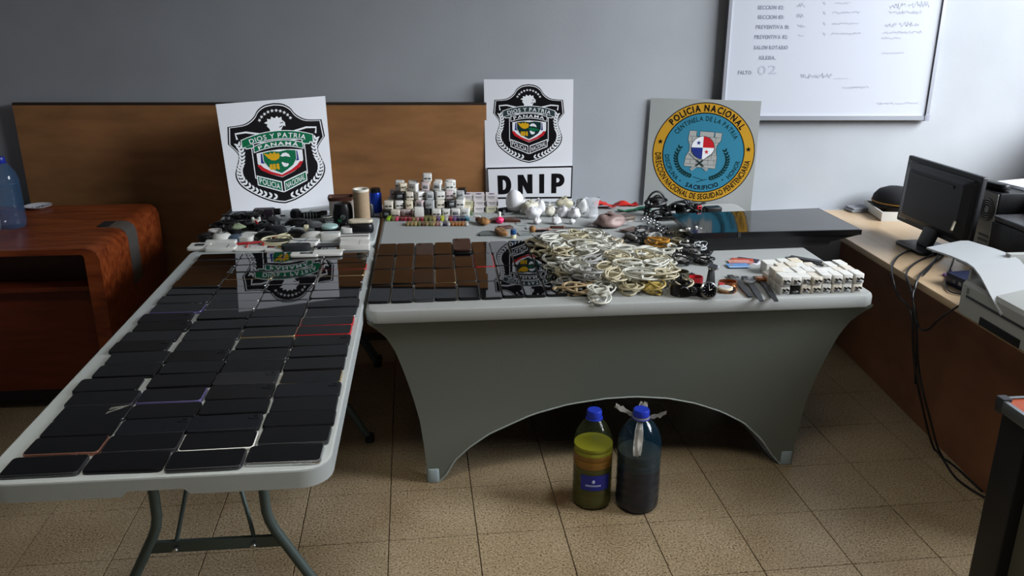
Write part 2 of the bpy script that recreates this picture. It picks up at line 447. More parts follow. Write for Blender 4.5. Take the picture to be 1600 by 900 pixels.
# local x: -0.92..0.905 (right end), y: -0.405..0.405
m = MB()
sec = [(-0.92, 0.745), (-0.92, 0.77), (0.845, 0.77), (0.875, 0.765), (0.895, 0.75), (0.905, 0.72), (0.905, 0.10), (0.845, 0.10), (0.845, 0.735), (0.835, 0.745)]
rs = [[(p[0], y, p[1]) for p in sec] for y in (-0.405, 0.405)]
m.rings(rs); m.build('top', red, dk)
MB().box(1.74, 0.02, 0.47, at=(-0.04, -0.29, 0.10)).build('front_panel', red_dark, dk)
MB().box(1.74, 0.02, 0.16, at=(-0.04, -0.22, 0.585)).build('recess_panel', mat('recess_shade_wood', '3a170b', 0.5), dk)  # shade below the lip is put into this darker wood colour
MB().box(1.74, 0.12, 0.018, at=(-0.04, -0.29, 0.572)).build('shelf', red_dark, dk)
MB().box(1.74, 0.6, 0.05, at=(-0.04, 0.0, 0.05)).build('shade_slab', darkgap, dk)  # near-black slab added to stand for the shaded gap under the desk
for x in (-0.85, -0.10, 0.84):
    MB().cyl(0.022, 0.05, at=(x, -0.25, 0), n=12).cyl(0.012, 0.05, at=(x, -0.25, 0.05), n=10).build('levelling_foot', mat('foot_plastic', '9a9a90', 0.5), dk)
# bent metal plate over the right edge
pl = MB()
ps = [(0.80, 0.7705), (0.845, 0.7715), (0.876, 0.7665), (0.897, 0.751), (0.9065, 0.72), (0.9065, 0.50)]
for y0, y1 in ((-0.06, 0.06),):
    rs = [[(x, y0, zz), (x, y1, zz), (x-0.001, y1, zz-0.003), (x-0.001, y0, zz-0.003)] for x, zz in ps]
    pl.rings(rs)
pl.build('cable_plate', mat('plate_steel', '8d8b86', 0.35, 0.8), dk)
MB().box(0.05, 0.10, 0.002, at=(0.80, -0.0, 0.7708)).build('plate_slot', darkgap, dk)

# long light desk on the right
lw = mat('light_wood', 'b59c7c', 0.3, var=0.08, vscale=5, stretch=(8, 1, 1))
bw = mat('brown_laminate', '86583e', 0.45, var=0.2, vscale=5, stretch=(8, 1, 1.5))
A, B = Vector((1.890, 4.10, 0)), Vector((1.842, 2.13, 0))
dirv = (B-A).normalized(); ang = math.atan2(dirv.y, dirv.x)+PI/2
ln = (B-A).length
rd = thing('office_desk', 'long light-wood office desk with a brown front panel beside the covered tables', 'desk', ((A+B)/2).to_tuple(), ang)
# local: x away from the front edge, y along the desk (far end positive)
MB().rbox(0.95, ln, 0.028, 0.006, 0.003, at=(0.475, 0, 0.672)).build('desk_top', lw, rd)
def loc_(x, y):
    d = Vector((x, y, 0))-(A+B)/2; return Vector((d.x*math.cos(ang)+d.y*math.sin(ang), -d.x*math.sin(ang)+d.y*math.cos(ang), 0))
p0, p1 = loc_(2.125, 4.08), loc_(1.995, 2.40)
MB().box(0.022, (p1-p0).length, 0.6715, rz=math.atan2((p1-p0).y, (p1-p0).x)+PI/2).build('front_panel', bw, rd, loc=(p0+p1)/2+Vector((0.012, 0, 0)))
MB().box(0.68, 0.024, 0.6715, at=(0.55, -ln/2+0.03, 0)).build('end_panel', mat('desk_black', '0e0e10', 0.5), rd)
MB().box(0.55, 0.024, 0.6715, at=(0.60, ln/2-0.03, 0)).build('end_panel', bw, rd)

# near desk corner at the right edge of the view
od = thing('side_desk', 'black-legged desk corner with orange top and steel edging, close to the camera', 'desk', (1.475, 1.89, 0))
steel = mat('edge_steel', '8f9499', 0.3, 0.9)
MB().rbox(0.9, 0.75, 0.024, 0.003, 0.001, at=(0.462, -0.383, 0.708)).build('desk_top', mat('orange_laminate', 'a4441c', 0.4, var=0.15, vscale=8), od)
MB().rbox(0.013, 0.75, 0.034, 0.002, 0.001, at=(0.006, -0.383, 0.702)).build('edge_strip', steel, od)
MB().rbox(0.9, 0.012, 0.034, 0.002, 0.001, at=(0.462, -0.006, 0.702)).build('edge_strip', steel, od)
MB().rbox(0.028, 0.03, 0.042, 0.004, 0.002, at=(0.012, -0.012, 0.698)).build('corner_cap', mat('corner_black', '26282c', 0.4), od)
MB().rbox(0.05, 0.10, 0.702, 0.004, 0.001, at=(0.04, -0.06, 0.0)).build('leg', MATS['desk_black'], od)
MB().box(0.018, 0.60, 0.64, at=(0.06, -0.41, 0.05)).build('side_panel', mat('olive_panel', '4c4a3c', 0.6), od)
# ------------------------------------------------------------------ flat print: lettering and emblems
GLY = {}
def glyph(ch, off=0.0):
    k = (ch, off)
    if k not in GLY:
        cu = bpy.data.curves.new('glyph', 'FONT'); cu.body = ch; cu.size = 1.0; cu.offset = off; cu.resolution_u = 3; cu.fill_mode = 'FRONT'
        ob = bpy.data.objects.new('glyph', cu); C.objects.link(ob)
        bpy.context.view_layer.update()
        me = bpy.data.meshes.new_from_object(ob.evaluated_get(bpy.context.evaluated_depsgraph_get()))
        vs = [(v.co.x, v.co.y) for v in me.vertices]; fs = [tuple(p.vertices) for p in me.polygons]
        bpy.data.objects.remove(ob); bpy.data.curves.remove(cu); bpy.data.meshes.remove(me)
        x0 = min(v[0] for v in vs); x1 = max(v[0] for v in vs)
        GLY[k] = ([(x-x0, y) for x, y in vs], fs, x1-x0)
    return GLY[k]
CAP = 0.69   # cap height of the built-in font at size 1
def text_width(s, off, gap): return sum((0.30 if c == ' ' else glyph(c, off)[2]+gap) for c in s)-gap
def text_between(mb, s, p0, p1, h, z, m, off=0.0, gap=0.11, skew=None):
    "lettering with its base line from p0 to p1, stretched to fill it"
    k = h/CAP; w = text_width(s, off, gap)
    ex = ((p1[0]-p0[0])/w, (p1[1]-p0[1])/w)
    ey = skew if skew else (-ex[1]/math.hypot(*ex)*k, ex[0]/math.hypot(*ex)*k)
    x = 0
    for c in s:
        if c == ' ': x += 0.30; continue
        vs, fs, cw = glyph(c, off)
        mb.add([(p0[0]+(x+a)*ex[0]+b*ey[0], p0[1]+(x+a)*ex[1]+b*ey[1], z) for a, b in vs], fs, m); x += cw+gap
def text_arc(mb, s, cx, cy, r, a0, a1, h, z, m, off=0.0, gap=0.13, inward=False):
    "lettering on a circle from angle a0 to a1 (degrees); inward: letter tops point to the centre"
    k = h/CAP; w = text_width(s, off, gap); x = 0
    da = math.radians(a1-a0)
    kx = abs(da)*r/w
    for c in s:
        if c == ' ': x += 0.30; continue
        vs, fs, cw = glyph(c, off)
        a = math.radians(a0)+da*(x+cw/2)/w
        t = (math.sin(a), -math.cos(a)) if not inward else (-math.sin(a), math.cos(a))
        n = (math.cos(a), math.sin(a)) if not inward else (-math.cos(a), -math.sin(a))
        px, py = cx+r*math.cos(a), cy+r*math.sin(a)
        mb.add([(px+(q-cw/2)*kx*t[0]+b*k*n[0], py+(q-cw/2)*kx*t[1]+b*k*n[1], z) for q, b in vs], fs, m); x += cw+gap
def poly(mb, pts, z, m): mb.add([(x, y, z) for x, y in pts], [tuple(range(len(pts)))], m)
def disc(mb, cx, cy, r, z, m, n=72): poly(mb, [(cx+r*math.cos(2*PI*i/n), cy+r*math.sin(2*PI*i/n)) for i in range(n)], z, m)
def star(mb, cx, cy, r, z, m, rot=0.0):
    poly(mb, [(cx+(r if i % 2 == 0 else 0.42*r)*math.sin(rot+PI*i/5), cy+(r if i % 2 == 0 else 0.42*r)*math.cos(rot+PI*i/5)) for i in range(10)], z, m)
def stroke(mb, pts, w, z, m, closed=False):
    n = len(pts); L = []; R_ = []
    for i, p in enumerate(pts):
        a = pts[(i-1) % n] if closed or i else p; b = pts[(i+1) % n] if closed or i < n-1 else p
        dx, dy = b[0]-a[0], b[1]-a[1]; l = math.hypot(dx, dy) or 1
        L.append((p[0]-dy/l*w/2, p[1]+dx/l*w/2)); R_.append((p[0]+dy/l*w/2, p[1]-dx/l*w/2))
    vs = [(x, y, z) for x, y in L+R_]
    mb.add(vs, [(i, n+i, n+(i+1) % n, (i+1) % n) for i in range(n if closed else n-1)], m)
def leaf(mb, x, y, a, l, w, z, m):
    c, s = math.cos(a), math.sin(a)
    q = [(0, 0), (0.3*l, w/2), (0.65*l, w*0.42), (l, 0), (0.65*l, -w*0.42), (0.3*l, -w/2)]
    poly(mb, [(x+c*u-s*v, y+s*u+c*v) for u, v in q], z, m)
def smooth(pts, n=5):
    out = []
    k = len(pts)
    for i in range(k-1):
        p0, p1, p2, p3 = pts[max(0, i-1)], pts[i], pts[i+1], pts[min(k-1, i+2)]
        for j in range(n):
            t = j/n
            out.append(tuple(0.5*((2*p1[q])+(-p0[q]+p2[q])*t+(2*p0[q]-5*p1[q]+4*p2[q]-p3[q])*t*t+(-p0[q]+3*p1[q]-3*p2[q]+p3[q])*t**3) for q in range(2)))
    return out+[pts[-1]]
pm = [mat('print_white', 'eceef0', 0.55, spec=0.12), mat('print_black', '121013', 0.55, spec=0.12), mat('print_green', '0f6a45', 0.55, spec=0.12), mat('print_yellow', 'd6a51c', 0.55, spec=0.12),
      mat('print_blue', '27357e', 0.55, spec=0.12), mat('print_red', 'c0232b', 0.55, spec=0.12), mat('print_slate', '2f3f40', 0.55, spec=0.12), mat('print_cyan', '38809a', 0.55, spec=0.12),
      mat('print_stone', 'a9aba6', 0.55, spec=0.12), mat('print_dark_green', '12302f', 0.55, spec=0.12), mat('print_gold', 'c4942c', 0.55, spec=0.12)]
WH, BK, GR, YE, BL, RE, SL, CY, ST, DG, GO = range(11)
def crest(mb, cx, y0, kx, ky, green):
    "police crest, drawn in a 530 unit high frame"
    class P2: pass
    def c(p): return [(cx+(x-370)*kx, y0+(650-y-30)*ky) for x, y in p]
    def one(p): return c([p])[0]
    dz = 0.0002
    half = smooth([(370, 90), (415, 97), (450, 120), (470, 150), (500, 175), (535, 188), (602, 193)])+[(612, 282)]+smooth([(612, 282), (582, 320), (570, 350), (585, 400), (598, 440), (592, 480), (565, 520), (500, 570), (430, 605), (370, 620)])
    full = half+[(740-x, y) for x, y in half[::-1]][1:-1]
    def sc(k): return c([(370+(x-370)*k, 345+(y-345)*k) for x, y in full])
    poly(mb, sc(1.0), dz, BK); poly(mb, sc(0.972), 2*dz, WH); poly(mb, sc(0.952), 3*dz, BK)
    z = 4*dz
    # wreath
    for s in (1, -1):
        path = smooth([(566, 285), (552, 330), (560, 385), (573, 430), (560, 480), (515, 530), (455, 563), (385, 588)], 3)
        k = len(path)
        for i in range(1, k-1):
            (ax, ay), (bx, by) = path[i-1], path[i+1]
            fx = lambda x: 370+s*(x-370)
            A0, B0 = one((fx(ax), ay)), one((fx(bx), by)); M0 = one((fx(path[i][0]), path[i][1]))
            a = math.atan2(A0[1]-B0[1], A0[0]-B0[0])
            for e in (0.62, -0.62): leaf(mb, M0[0], M0[1], a+e, 27*kx, 11*kx, z, WH)
        bk = [(370+s*195, 262), (370+s*200, 232), (370+s*150, 228), (370+s*70, 246)]
        stroke(mb, c(bk), 9*kx, z, WH)
    for i in range(10):
        a = math.radians(150-120*i/9)
        p = one((370+88*math.cos(a), 212-88*math.sin(a)+4)); star(mb, p[0], p[1], 9.5*kx, z, WH, 0.1*(i-4.5))
    # crested bird head
    poly(mb, c([(314, 188), (332, 180), (330, 168), (348, 172), (352, 158), (368, 168), (380, 158), (388, 168), (402, 163), (402, 178), (416, 192), (417, 214), (408, 208), (398, 222), (390, 238), (384, 248), (340, 248), (338, 222), (326, 206), (330, 196)]), z, WH)
    stroke(mb, c([(392, 195), (408, 192)]), 4*kx, z+dz, BK); stroke(mb, c([(386, 216), (402, 210)]), 4*kx, z+dz, BK)
    rib = GR if green else SL
    def band(x0, x1, yt, yb, bow, m, zz, grow=0):
        n = 12; top = []; bot = []
        for i in range(n+1):
            t = i/n; q = 4*bow*t*(1-t); x = x0+(x1-x0)*t
            top.append((x, yt-q-grow)); bot.append((x, yb-q+grow))
        if grow: top = [(x0-grow, top[0][1])]+top+[(x1+grow, top[-1][1])]; bot = [(x0-grow, bot[0][1])]+bot+[(x1+grow, bot[-1][1])]
        poly(mb, c(top+bot[::-1]), zz, m)
    # box behind the inner shield
    box = [(236, 285), (505, 285), (505, 470), (372, 560), (236, 470)]
    poly(mb, c(box), z, WH); poly(mb, c([(370+(x-370)*0.965, 400+(y-400)*0.965) for x, y in box]), z+dz, BK)
    for s in (1, -1):
        t = [(370+s*120, 288), (370+s*178, 288), (370+s*160, 316), (370+s*118, 312)]
        poly(mb, c(t), z+2*dz, WH); poly(mb, c([(370+s*124, 292), (370+s*170, 292), (370+s*156, 311), (370+s*122, 308)]), z+3*dz, rib)
    band(195, 547, 268, 306, 33, WH, z+3*dz, 4); band(195, 547, 268, 306, 33, rib, z+4*dz)
    R0 = 490
    ccx, ccy = one((372, 272-33+R0+30))
    text_arc(mb, 'DIOS Y PATRIA', ccx, ccy, R0*ky, 90+17.0, 90-17.0, 24*ky, z+5*dz, WH, 0.012)
    pb = GR if green else BK
    band(250, 492, 306, 334, 22, WH, z+5*dz, 4); band(250, 492, 306, 334, 22, pb, z+6*dz)
    R1 = 360; ccx, ccy = one((371, R1+309))
    text_arc(mb, 'PANAMÁ' if green else 'PANAMA', ccx, ccy, R1*ky, 90+16.5, 90-16.5, 18*ky, z+7*dz, WH, 0.02)
    sh = [(258, 342), (312, 334), (371, 330), (430, 334), (488, 342), (488, 395), (470, 430), (430, 455), (371, 478), (312, 455), (274, 430), (258, 395)]
    poly(mb, c(sh), z+5*dz, WH)
    for s, m in ((1, BL), (-1, BL)): poly(mb, c([(370+s*72, 345), (370+s*92, 345), (370+s*96, 395), (370+s*76, 398)]), z+6*dz, m)
    for s in (1, -1):
        poly(mb, c([(370+s*116, 404), (370+s*98, 432), (370+s*58, 455), (371, 476), (371, 464), (370+s*50, 443), (370+s*84, 420), (370+s*100, 402)]), z+6*dz, RE)
    gi = [(286, 340), (330, 334), (371, 340), (412, 334), (456, 340), (456, 385), (436, 418), (405, 440), (371, 458), (337, 440), (306, 418), (286, 385)]
    poly(mb, c(gi), z+7*dz, WH); poly(mb, c([(371+(x-371)*0.965, 396+(y-396)*0.965) for x, y in gi]), z+8*dz, GR if green else DG)
    poly(mb, c([(292, 344), (318, 352), (326, 343), (336, 352), (346, 340), (354, 352), (366, 348), (372, 362), (366, 378), (348, 386), (328, 384), (312, 372)]), z+9*dz, YE)
    poly(mb, c([(374, 366), (386, 352), (404, 350), (418, 360), (424, 376), (412, 372), (398, 368), (386, 370)]), z+9*dz, WH)
    poly(mb, c([(376, 400), (390, 388), (404, 396), (412, 414), (402, 424), (388, 424), (380, 414)]), z+9*dz, WH)
    for x in (316, 332, 350): poly(mb, c([(x, 404), (x+12, 404), (x+14, 432), (x+8, 436), (x-2, 428)]), z+9*dz, YE)
    poly(mb, c([(366, 384), (384, 378), (428, 386), (446, 400), (420, 398), (404, 408), (380, 398)]), z+10*dz, GR)
    for q, s in (('POLICIA', 1), ('NACIONAL', -1)):
        o = [(244, 455), (366, 500), (366, 558), (244, 508)]
        i1 = [(249, 463), (361, 505), (361, 550), (249, 504)]
        fxx = lambda L_: [(x if s == 1 else 742-x, y) for x, y in L_]
        poly(mb, c(fxx(o)), z+11*dz, WH); poly(mb, c(fxx(i1)), z+12*dz, GR if green else BK)
        if s == 1: p0, p1 = one((255, 499)), one((355, 541))
        else: p0, p1 = one((387, 541)), one((487, 499))
        text_between(mb, q, p0, p1, 30*ky, z+13*dz, WH, 0.01, skew=(0, 30*ky/CAP))
def warp(mb, TL, TR, BR, BL_, w, h):  # corners come from image pixels; the sheet is sheared to fit them
    "stretches the sheet of size w x h onto four corners found from image pixels"
    nrm = (BR-BL_).cross(TL-BL_).normalized()
    o = (BL_+BR)/2
    for i, v in enumerate(mb.V):
        s, t = v.x/w+0.5, v.y/h
        p = (BL_*(1-s)+BR*s)*(1-t)+(TL*(1-s)+TR*s)*t+nrm*v.z
        mb.V[i] = p-o
    return o
def on_plane(u, v, A, B, D):
    n = (B-A).cross(D-A); k = FW + (u-800)/FPX*RT + (v-450)/FPX*DN; e = Vector((0, 0, EYE))
    return e+k*((A-e).dot(n)/k.dot(n))
def sheet(mb, w, h, th=0.005): mb.box(w, h, th, at=(0, h/2, -th))
board_m = mat('foam_board', 'e6e8ec', 0.45)
# crest sign on the rear white table
TLs, BRs, BLs = TY(337, 163, 4.13), T(523, 320), T(364, 337)
TRs = on_plane(508, 150, BLs, BRs, TLs)
m1, m2 = MB(), MB(); sheet(m1, 0.51, 0.535); crest(m2, 0.004, 0.033, 0.00096, 0.00092, True)
o = warp(m1, TLs, TRs, BRs, BLs, 0.51, 0.535); warp(m2, TLs, TRs, BRs, BLs, 0.51, 0.535)
t = thing('crest_sign', 'white sign with green-banner police crest leaning on the rear white table', 'sign', o)
m1.build('board', board_m, t); m2.build('printed_crest', pm, t)
MB().box(0.03, 0.006, 0.17, at=(-0.212, 0.02, 0.0), rz=0.4).build('back_strut', mat('strut_grey', 'a9ada6', 0.6), t)
# tall crest sign and the DNIP sign
TLs, TRs = TW(756, 124, 0.035), TW(896, 124, 0.035); yb = 4.19
w = (TRs-TLs).length; hh = TLs.z-0.742
BLs, BRs = (Vector((x, wall_y(x)-0.055, 0.692)) for x in (TLs.x+0.004, TRs.x+0.004))
TRs = on_plane(896, 124, BLs, BRs, TLs)
zb = (on_plane(763, 262, BLs, BRs, TLs)-BLs).length
m1, m2 = MB(), MB()
PLANE = (BLs.copy(), BRs.copy(), TLs.copy())
hh = (TLs-BLs).length; w = (TRs-TLs).length
sheet(m1, w, hh)
crest(m2, 0.0, zb+0.024, w/602, w/602, False)
o = warp(m1, TLs, TRs, BRs, BLs, w, hh); warp(m2, TLs, TRs, BRs, BLs, w, hh)
t = thing('crest_sign', 'tall white sign with dark-banner police crest standing behind the lettered sign', 'sign', o)
m1.build('board', board_m, t); m2.build('printed_crest', pm, t)
sh3 = Vector((0, -0.009, 0)); PL3 = [p+sh3 for p in PLANE]
TLs, TRs = on_plane(761, 262, *PL3), on_plane(895, 259, *PL3)
BLs, BRs = on_plane(764, 323, *PL3), on_plane(893, 323, *PL3)
for P_, Q_ in ((BLs, TLs), (BRs, TRs)): P_ += (Q_-P_)*((0.692-P_.z)/(Q_.z-P_.z))
w = (TRs-TLs).length; hh = (TLs-BLs).length
m1, m2 = MB(), MB(); sheet(m1, w, hh)
bz = 0.0003
vis = (TLs-on_plane(763, 311, *PL3)).length
y0 = hh-vis
for bx in ((-w/2, hh-0.008, w/2, hh), (-w/2, y0, w/2, y0+0.009), (-w/2, y0, -w/2+0.004, hh), (w/2-0.006, y0, w/2, hh)):
    poly(m2, [(bx[0], bx[1]), (bx[2], bx[1]), (bx[2], bx[3]), (bx[0], bx[3])], bz, BK)
kk = w/575; cxx = lambda x: (x-375.5)*kk; cyy = lambda y: hh-(y-648)*kk
def R4(xa, xb, ya, yb_): poly(m2, [(cxx(xa), cyy(yb_)), (cxx(xb), cyy(yb_)), (cxx(xb), cyy(ya)), (cxx(xa), cyy(ya))], bz, BK)
R4(155, 190, 702, 830)
def arcstrip(x0, ya, yb_, rx, th):
    n = 10; ym = (ya+yb_)/2; H2 = (yb_-ya)/2; out = []; inn = []
    for i in range(n+1):
        a = PI/2-PI*i/n
        out.append((x0+rx*max(0, math.cos(a))**0.75, ym-H2*math.sin(a))); inn.append((x0+(rx-th)*max(0, math.cos(a))**0.75, ym-(H2-th*0.85)*math.sin(a)))
    vs = [(cxx(x), cyy(y), bz) for x, y in out+inn]
    m2.add(vs, [(i, n+1+i, n+2+i, i+1) for i in range(n)], BK)
arcstrip(190, 702, 830, 58, 36)
R4(292, 326, 700, 828); R4(358, 392, 698, 826)
poly(m2, [(cxx(292), cyy(700)), (cxx(330), cyy(700)), (cxx(392), cyy(826)), (cxx(354), cyy(826))], bz*1.5, BK)
R4(438, 472, 698, 826); R4(520, 555, 696, 826); arcstrip(555, 696, 784, 55, 34)
o = warp(m1, TLs, TRs, BRs, BLs, w, hh); warp(m2, TLs, TRs, BRs, BLs, w, hh)
t = thing('lettered_sign', 'white sign reading DNIP in heavy black letters within a black border', 'sign', o)
m1.build('board', board_m, t); m2.build('printed_letters', pm, t)
# round emblem sign
TLs = TW(1017, 153, 0.014)
BLs, BRs = (Vector((x, wall_y(x)-g, 0.692)) for x, g in ((TW(1004, 330, 0.02).x, 0.02), (TW(1172, 330, 0.1).x, 0.105)))
TRs = on_plane(1190, 158, BLs, BRs, TLs)
m1, m2 = MB(), MB()
w = ((BRs-BLs).length+(TRs-TLs).length)/2; hh = (TLs-BLs).length
ctr = on_plane(1096.5, 240.5, BLs, BRs, TLs)-BLs
ecx, ecy = ctr.dot((BRs-BLs).normalized())-w/2, ctr.dot((TLs-BLs).normalized())
kk = (on_plane(1176, 241, BLs, BRs, TLs)-on_plane(1016, 240, BLs, BRs, TLs)).length/2/381
sheet(m1, w, hh)
q = lambda x, y: ((x-451)*kk+ecx, ecy+(472-y)*kk)
cx0, cy0 = q(451, 472); dz = 0.0002
disc(m2, cx0, cy0, 381*kk, dz, BK); disc(m2, cx0, cy0, 374*kk, 2*dz, GO); disc(m2, cx0, cy0, 306*kk, 3*dz, BK); disc(m2, cx0, cy0, 298*kk, 4*dz, CY)
z = 5*dz
text_arc(m2, 'POLICIA NACIONAL', cx0, cy0, 316*kk, 140, 35, 47*kk, z, BK, 0.035)
text_arc(m2, 'CENTINELA DE LA PATRIA', cx0, cy0, 244*kk, 146, 26, 35*kk, z, DG, 0.022)
text_arc(m2, 'DIRECCION NACIONAL DE SEGUIDAD PENITENCIARIA', cx0, cy0, 357*kk, 181, 352, 42*kk, z, BK, 0.02, inward=True)
text_arc(m2, 'DISCIPLINA', cx0, cy0, 285*kk, 184, 229, 32*kk, z, DG, 0.022, inward=True)
text_arc(m2, 'SACRIFICIO', cx0, cy0, 282*kk, 246, 299, 32*kk, z, BK, 0.035, inward=True)
text_arc(m2, 'HONOR', cx0, cy0, 285*kk, 317, 349, 32*kk, z, DG, 0.022, inward=True)
for x, y in ((295, 690), (612, 672)): disc(m2, *q(x, y), 6*kk, z, BK, 10)
for x, y in ((125, 393), (783, 433)): star(m2, *q(x, y), 21*kk, z, BK)
tower = [(338, 303), (392, 304), (391, 345), (414, 346), (417, 306), (522, 310), (520, 350), (526, 350), (530, 312), (580, 316), (576, 372), (548, 415), (546, 455), (556, 500), (550, 590), (315, 575), (322, 500), (345, 455), (345, 410), (330, 372)]
poly(m2, [q(*p) for p in tower], z, ST)
stroke(m2, [q(*p) for p in tower], 3*kk, z+dz, BK, True)
for y in (345, 385, 430, 480, 520, 555): stroke(m2, [q(342 if y < 500 else 326, y), q(566 if y < 400 else 548, y+8)], 2*kk, z+dz, BK)
for i, y in enumerate((365, 408, 455, 500, 538)):
    for x in range(360+(i % 2)*22, 545, 44): stroke(m2, [q(x, y-20), q(x, y+20)], 2*kk, z+dz, BK)
scx, scy = 445, 430
def drop(r, a0, a1, n=20):
    pts = [(scx, scy)]
    for i in range(n+1):
        a = math.radians(a0+(a1-a0)*i/n)
        yy = scy-r*math.sin(a); yy = yy if math.sin(a) > 0 else scy-r*1.05*math.sin(a)
        pts.append((scx+r*math.cos(a)*(1 if math.sin(a) > 0 else (1-0.25*abs(math.sin(a))**2)), yy))
    return [q(*p) for p in pts]
disc(m2, *q(scx, scy), 88*kk, z+2*dz, SL)
for a0, c_ in ((0, RE), (90, WH), (180, BL), (270, WH)): poly(m2, drop(84, a0, a0+90), z+3*dz, c_)
star(m2, *q(412, 395), 19*kk, z+4*dz, BL); star(m2, *q(475, 462), 19*kk, z+4*dz, RE)
for s in (1, -1):
    f = lambda x, y: q(430+s*(x-430), y)
    stroke(m2, [f(510, 480), f(450, 530)], 8*kk, z+5*dz, ST); stroke(m2, [f(455, 525), f(400, 575)], 13*kk, z+5*dz, SL); stroke(m2, [f(405, 570), f(368, 603)], 22*kk, z+5*dz, ST)
    stroke(m2, [f(510, 480), f(368, 603)], 2.5*kk, z+6*dz, BK)
    path = smooth([(278, 425), (252, 490), (258, 550), (290, 605), (340, 638), (392, 656)], 3)
    for i in range(1, len(path)-1):
        g = (lambda x, y: q(x, y)) if s == 1 else (lambda x, y: q(886-x, y+16))
        a_, b_, c_ = g(*path[i-1]), g(*path[i+1]), g(*path[i])
        a = math.atan2(a_[1]-b_[1], a_[0]-b_[0])
        for e in (0.6, -0.6): leaf(m2, c_[0], c_[1], a+e, 32*kk, 15*kk, z, DG)
    g = (lambda x, y: q(x, y)) if s == 1 else (lambda x, y: q(886-x, y+16))
    stroke(m2, [g(390, 656), g(470, 680)], 5*kk, z, DG)
o = warp(m1, TLs, TRs, BRs, BLs, w, hh); warp(m2, TLs, TRs, BRs, BLs, w, hh)
t = thing('emblem_sign', 'pale sign with round yellow and blue emblem standing behind the flat television', 'sign', o)
m1.build('board', mat('emblem_board', 'a2a5a2', 0.5), t); m2.build('printed_emblem', pm, t)
# lettering on the whiteboard
ink = mat('board_print', '7c8190', 0.5); pen = mat('board_pen', 'a2a7b3', 0.5)
_c, _s = math.cos(WROT), math.sin(WROT)
def wl(u, v):
    p = TW(u, v, 0.037)-WBO
    return (p.x*_c+p.y*_s, p.z)
def board_part(mb, nm, mm):
    for i, v in enumerate(mb.V): mb.V[i] = Vector((v.x, -0.0068, v.y))
    mb.build(nm, mm, wb)
def wtext(s, u0, v0, u1, v1, h, off, nm, mm):
    mb = MB(); text_between(mb, s, wl(u0, v0), wl(u1, v1), h, 0.0, 0, off); board_part(mb, nm, mm)
for s, u0, v0, u1 in (('SECCION 02:', 1184, 14.5, 1225), ('SECCION 03:', 1184, 29.5, 1225), ('PREVENTIVA 01:', 1181, 45, 1233), ('PREVENTIVA 02:', 1179, 60.5, 1231), ('SALON ROTARIO', 1178, 77, 1231), ('IGLESIA.', 1186, 93, 1212), ('FALTO:', 1153, 116, 1175)):
    wtext(s, u0, v0, u1, v0, 0.017, 0.03, 'printed_line', ink)
wtext('02', 1184, 117, 1213, 115, 0.042, 0.0, 'handwriting', pen)
q7 = random.Random(11)
def scrib(u0, u1, v, amp, w=0.0022):
    n = int((u1-u0)*1.1); pts = [wl(u0+(u1-u0)*i/n, v-0.02*(u1-u0)*i/n+amp*(q7.random()-0.5)*2) for i in range(n+1)]
    mb = MB(); stroke(mb, pts, w, 0, 0); board_part(mb, 'handwriting', pen)
for a in ((1390, 1415, 10, 5), (1420, 1452, 7, 5), (1388, 1440, 20, 3), (1383, 1402, 40, 4), (1405, 1436, 38, 4), (1380, 1440, 51, 2.5), (1378, 1408, 60, 2), (1378, 1412, 83, 1.5),
          (1252, 1300, 119, 4, 0.004), (1302, 1326, 123, 0.6), (1317, 1358, 137, 2), (1370, 1434, 162, 2), (1300, 1343, 20, 2), (1300, 1342, 37, 2), (1298, 1345, 53, 2), (1305, 1330, 5, 2), (1245, 1258, 8, 4), (1245, 1256, 25, 4), (1246, 1258, 40, 4), (1248, 1256, 54, 3)):
    scrib(*a)
for v in (5, 20, 37, 53):
    mb = MB(); stroke(mb, [wl(1287, v-2), wl(1290, v+2)], 0.008, 0, 0); board_part(mb, 'bullet_mark', pen)
# ------------------------------------------------------------------ phones laid out in rows
glass = mat('black_screen_glass', '050506', 0.02, ior=1.6, spec=0.5)
glass_s = mat('smoked_screen_glass', '0b0b0d', 0.12, spec=0.5)
casem = mat('black_case', '0b0c0d', 0.45)
cased = mat('dark_grey_case', '1b1c1f', 0.55)
navy = mat('navy_case', '0c0f15', 0.4)
brownc = mat('brown_back', '2a1611', 0.3)
camg = mat('camera_glass', '030304', 0.05)
frames = {'black': mat('black_frame', '0c0c0e', 0.3, 0.2), 'silver': mat('silver_frame', 'c9cbcc', 0.25, 0.9), 'gold': mat('champagne_frame', 'cbb388', 0.28, 0.8),
          'rose': mat('rose_frame', 'b98573', 0.3, 0.8), 'white': mat('white_frame', 'd8d8d4', 0.4), 'red': mat('red_frame', 'b01820', 0.4), 'violet': mat('violet_frame', '6a6494', 0.35, 0.5), 'graphite': mat('graphite_frame', '55575a', 0.3, 0.8)}
PW, PD, PH = 0.163, 0.079, 0.0095
PMESH = {}
